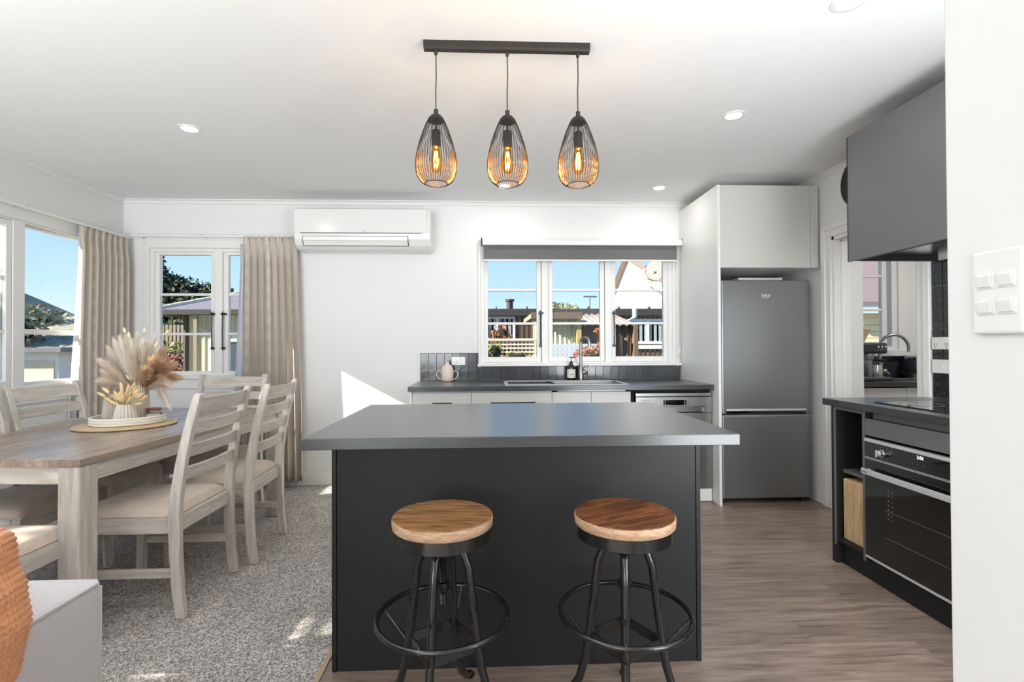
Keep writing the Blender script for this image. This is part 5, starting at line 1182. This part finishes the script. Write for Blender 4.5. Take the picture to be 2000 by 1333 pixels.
tree('garden_tree', 'yellow-green round tree behind the bungalow, middle kitchen pane', (2.6, 19, GZ), [((2.55, 19, 2.1), (1.1, 1, 0.75)), ((3.2, 19, 1.75), (0.9, .8, 0.5)), ((2.3, 19, 1.6), (0.8, .8, .6))], OLG, 2600, 0.16, seed=2)
# lattice fence, left pane
lf = empty('lattice_fence', (0.3, 7, GZ), 'pale timber lattice fence in the left kitchen pane', 'fence')
LATM = mat('lattice_timber', 'D8CCB8', 0.7)
for k in range(11):
    z = 1.275-0.052*k; part('slat', LATM, lf, (-1.2, 0.655, 6.995, 7.01, z-0.011, z+0.011), bev=0)
for k in range(36): x = -1.18+0.052*k; part('slat', LATM, lf, (x-0.011, x+0.011, 7.011, 7.025, GZ, 1.275), bev=0)
part('top_rail', LATM, lf, (-1.25, 0.67, 6.98, 7.03, 1.275, 1.305))
for x in (-1.25, 0.63): part('post', LATM, lf, (x, x+0.06, 7.03, 7.09, GZ, 1.32))
pf = empty('board_fence', (1.8, 8.6, GZ), 'white horizontal board fence behind the tap in the middle pane', 'fence')
PFM = mat('painted_fence', 'B4BAC2', 0.6)
for k in range(9): z = 1.235-0.095*k; part('board', PFM, pf, (0.75, 1.90, 8.6, 8.62, z-0.086, z), bev=0.002)
for x in (0.8, 1.78): part('post', PFM, pf, (x, x+0.08, 8.62, 8.7, GZ, 1.22))
tree('autumn_bush', 'orange leafed shrub in front of the lattice in the left kitchen pane', (0.16, 7.6, GZ), [((0.17, 7.6, 1.36), (0.17, .15, 0.16)), ((0.12, 7.6, 1.15), (0.32, .2, 0.2))], REDL, 900, 0.035, 0.02, seed=3, cat='shrub')
tree('autumn_bush', 'red leafed shrub at the right of the middle kitchen pane', (1.62, 7.6, GZ), [((1.55, 7.6, 1.06), (0.34, .2, 0.15)), ((1.70, 7.6, 1.22), (0.10, .1, 0.2)), ((1.62, 7.6, 1.42), (0.08, .1, 0.05))], REDL, 1500, 0.03, 0.02, seed=4, cat='shrub')
tree('yellow_shrub', 'yellow green shrub growing through the lattice fence', (-0.02, 6.85, GZ), [((0.04, 6.85, 1.12), (0.16, .1, 0.14)), ((0.35, 6.85, 1.07), (0.2, .1, 0.06))], OLG, 700, 0.03, 0.015, seed=6, cat='shrub')
# hip-roofed house seen through the dining room window
hh = empty('hip_roof_house', (-3.5, 11, GZ), 'house with grey-purple hip roof and dark gutter outside the dining window', 'house')
ex0 = pix(303, 613, 9.5).x; ez = pix(387, 612, 9.5).z
wx = pix(388, 650, 9.9).x
part('wall', SIDINGL, hh, (wx, 0.2-2.2, 9.6, 14, GZ, ez), bev=0)
nb = B(); x = wx
while x < -2.0: nb.box(x, x+0.025, 9.585, 9.6, GZ, ez); x += 0.13
obj('wall_batten', nb, CORR, hh, kind='stuff')
part('gutter', FASC, hh, (ex0, -1.8, 9.35, 9.5, ez-0.04, ez+0.06), (ex0, ex0+0.12, 9.5, 14.5, ez-0.04, ez+0.06), bev=0.008)
part('soffit', WHT, hh, (ex0+0.1, -1.9, 9.45, 9.6, ez-0.03, ez-0.01), bev=0)
Rz = ez+1.05; e0 = (ex0, 9.4, ez+0.05); e1 = (-1.8, 9.4, ez+0.05); e2 = (-1.8, 14.6, ez+0.05); e3 = (ex0, 14.6, ez+0.05); ra = (ex0+2.6, 12, Rz); rb = (-1.8, 12, Rz)
obj('roof', B().add([e0, e1, e2, e3, ra, rb], [(0, 1, 5, 4), (2, 3, 4, 5), (3, 0, 4), (1, 2, 5), (3, 2, 1, 0)]), CONC, hh)
obj('ridge_cap', B().tube([e0, ra, rb], 0.05, 8), LATM, hh)
obj('downpipe', B().cyl((wx-0.03, 9.56, GZ), (wx-0.03, 9.56, ez), 0.04, 10), FASC, hh)
obj('verandah_post', B().box(pix(384, 650, 9.45).x-0.03, pix(384, 650, 9.45).x+0.03, 9.4, 9.46, GZ, ez-0.04), SIDING, hh)
obj('verandah_brace', B().tube([pix(388, 638, 9.6), pix(409, 652, 9.6)], 0.025, 6), LATM, hh)
hwin(wx+0.45, wx+1.3, 0.7, 1.3, 9.585, [], hh, OG)
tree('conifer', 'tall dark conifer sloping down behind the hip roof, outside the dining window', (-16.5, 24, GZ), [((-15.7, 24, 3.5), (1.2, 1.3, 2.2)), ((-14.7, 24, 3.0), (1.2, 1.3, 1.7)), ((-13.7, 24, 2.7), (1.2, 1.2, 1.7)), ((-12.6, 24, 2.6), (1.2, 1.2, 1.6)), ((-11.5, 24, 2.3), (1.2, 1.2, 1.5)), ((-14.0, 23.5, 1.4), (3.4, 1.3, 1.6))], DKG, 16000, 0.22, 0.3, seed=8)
bfn = empty('paling_fence', (-7.5, 12.8, GZ), 'dark timber paling fence in the garden outside the dining window', 'fence')
for k in range(36): x = -9.9+0.12*k; part('paling', mat('paling_brown', '574536', 0.9, var=0.25) if 'paling_brown' not in MATS else MATS['paling_brown'], bfn, (x, x+0.1, 12.8, 12.82, GZ, 0.62+0.02*random.random()), bev=0)
part('rail', MATS['paling_brown'], bfn, (-9.9, -5.6, 12.82, 12.86, 0.3, 0.38), bev=0)
ufn = empty('paling_fence', (-11, 18, GZ), 'weathered upper fence below the dark conifer', 'fence')
for k in range(44): x = -13.2+0.13*k; part('paling', SIDING, ufn, (x, x+0.08, 18, 18.02, GZ, 1.98), bev=0)
part('rail', SIDING, ufn, (-13.2, -7.5, 18.02, 18.06, 1.85, 1.95), bev=0)
tree('garden_hedge', 'green garden hedge beneath the upper fence outside the dining window', (-10, 16.5, GZ), [((-9.9, 16.5, 0.7), (1.3, .7, 0.75)), ((-8.6, 16.5, 0.75), (1.2, .7, 0.6)), ((-7.6, 16.5, 0.9), (1.0, .7, 0.7))], HEDG, 3000, 0.10, 0.06, seed=9, cat='hedge')
tree('pink_tree', 'small pink-leafed tree in the garden outside the dining window', (-7.05, 11.8, GZ), [((-7.02, 11.8, 0.82), (0.42, .3, 0.28))], PINKL, 600, 0.06, 0.03, seed=10)
tree('yellow_shrub', 'yellow-leafed shrub by the fence outside the dining window', (-5.9, 10.6, GZ), [((-5.85, 10.6, 0.3), (0.3, .2, 0.28))], OLG, 500, 0.05, 0.02, seed=11, cat='shrub')
# left window: hill, hedge, driveway shed
HILLM = mat('hazy_hill', '8E8D76', 1.0, noise=(5, 0.4))  # distance haze washed into the hill colour
hl = obj('hill', B().grid(lambda u, v: (-60+70*u-20, 20+40*v, GZ+11*sin(pi*min(1, v*0.9))*(0.65+0.35*sin(4*u+1)+0.12*sin(17*u))), 60, 20), HILLM, kind='structure'); hl['label'] = 'distant hill beyond the garden'
tree('large_hedge', 'tall sunlit hedge outside the left window', (-8.5, 8.6, GZ), [((-9.5, 8.7, 0.9), (1.1, .9, 1.1)), ((-10.9, 9.7, 1.2), (1.3, 1, 1.5))], HEDG, 3600, 0.10, 0.1, seed=12, cat='hedge')
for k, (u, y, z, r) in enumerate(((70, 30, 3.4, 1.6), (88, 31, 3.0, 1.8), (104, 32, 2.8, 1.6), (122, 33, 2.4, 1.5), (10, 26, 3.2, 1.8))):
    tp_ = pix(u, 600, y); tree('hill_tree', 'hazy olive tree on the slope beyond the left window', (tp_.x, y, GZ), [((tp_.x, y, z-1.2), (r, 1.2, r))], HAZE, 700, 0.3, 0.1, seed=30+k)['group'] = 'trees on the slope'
gs = empty('garage', (-12.5, 15, GZ), 'pale garage with low roof outside the left window', 'shed')
part('wall', WHT, gs, (-15.5, -11.8, 14.5, 16, GZ, 1.1), bev=0); part('roof', CONC, gs, (-15.8, -11.5, 14.2, 16.3, 1.1, 1.22), bev=0); part('garage_door', LATM, gs, (-13.6, -11.9, 14.47, 14.5, GZ, 0.85), bev=0)
# unseen tree added to block the sun, its gaps let slivers through
tree('sun_blocker_tree', 'unseen tree added to shape the sun entering the left windows', (-6.4, 0.8, GZ), [((-6.2, 1.32, 2.7), (0.9, 0.72, 1.25)), ((-6.3, 2.02, 2.7), (0.8, 0.46, 1.5)), ((-6.2, -0.42, 2.6), (1.0, 0.80, 1.3)), ((-6.2, 0.5, 3.6), (0.8, 0.7, 0.62)), ((-6.2, 1.0, 1.2), (1.0, 2.0, 1.05))], HEDG, 5600, 0.15, 0.14, seed=21)
# scullery view
sh_ = empty('side_neighbour_house', (11, 13.4, GZ), 'neighbouring house with pinkish roof seen through the scullery window', 'house')
PR = mat('pink_roof', '7E6E6C', 0.8); 
part('wall', mat('yellow_weatherboard', 'DCCB9E', 0.7), sh_, (9.3, 14.5, 13.4, 18, GZ, 2.05), bev=0)
for k in range(14): part('weatherboard', mat('yellow_weatherboard2', 'E0D0A6', 0.7) if 'yellow_weatherboard2' not in MATS else MATS['yellow_weatherboard2'], sh_, (9.3, 14.5, 13.37, 13.4, GZ+0.18*k, GZ+0.18*k+0.165), bev=0.004)
part('fascia', WHT, sh_, (9.0, 14.8, 12.95, 13.05, 2.12, 2.3), bev=0)
obj('roof', B().add([(9.0, 12.9, 2.25), (14.8, 12.9, 2.25), (14.8, 16, 4.3), (9.0, 16, 4.3), (9.0, 12.9, 2.32), (14.8, 12.9, 2.32), (14.8, 16, 4.37), (9.0, 16, 4.37)], [(4, 5, 6, 7), (3, 2, 1, 0), (0, 1, 5, 4), (1, 2, 6, 5), (2, 3, 7, 6), (3, 0, 4, 7)]), PR, sh_)
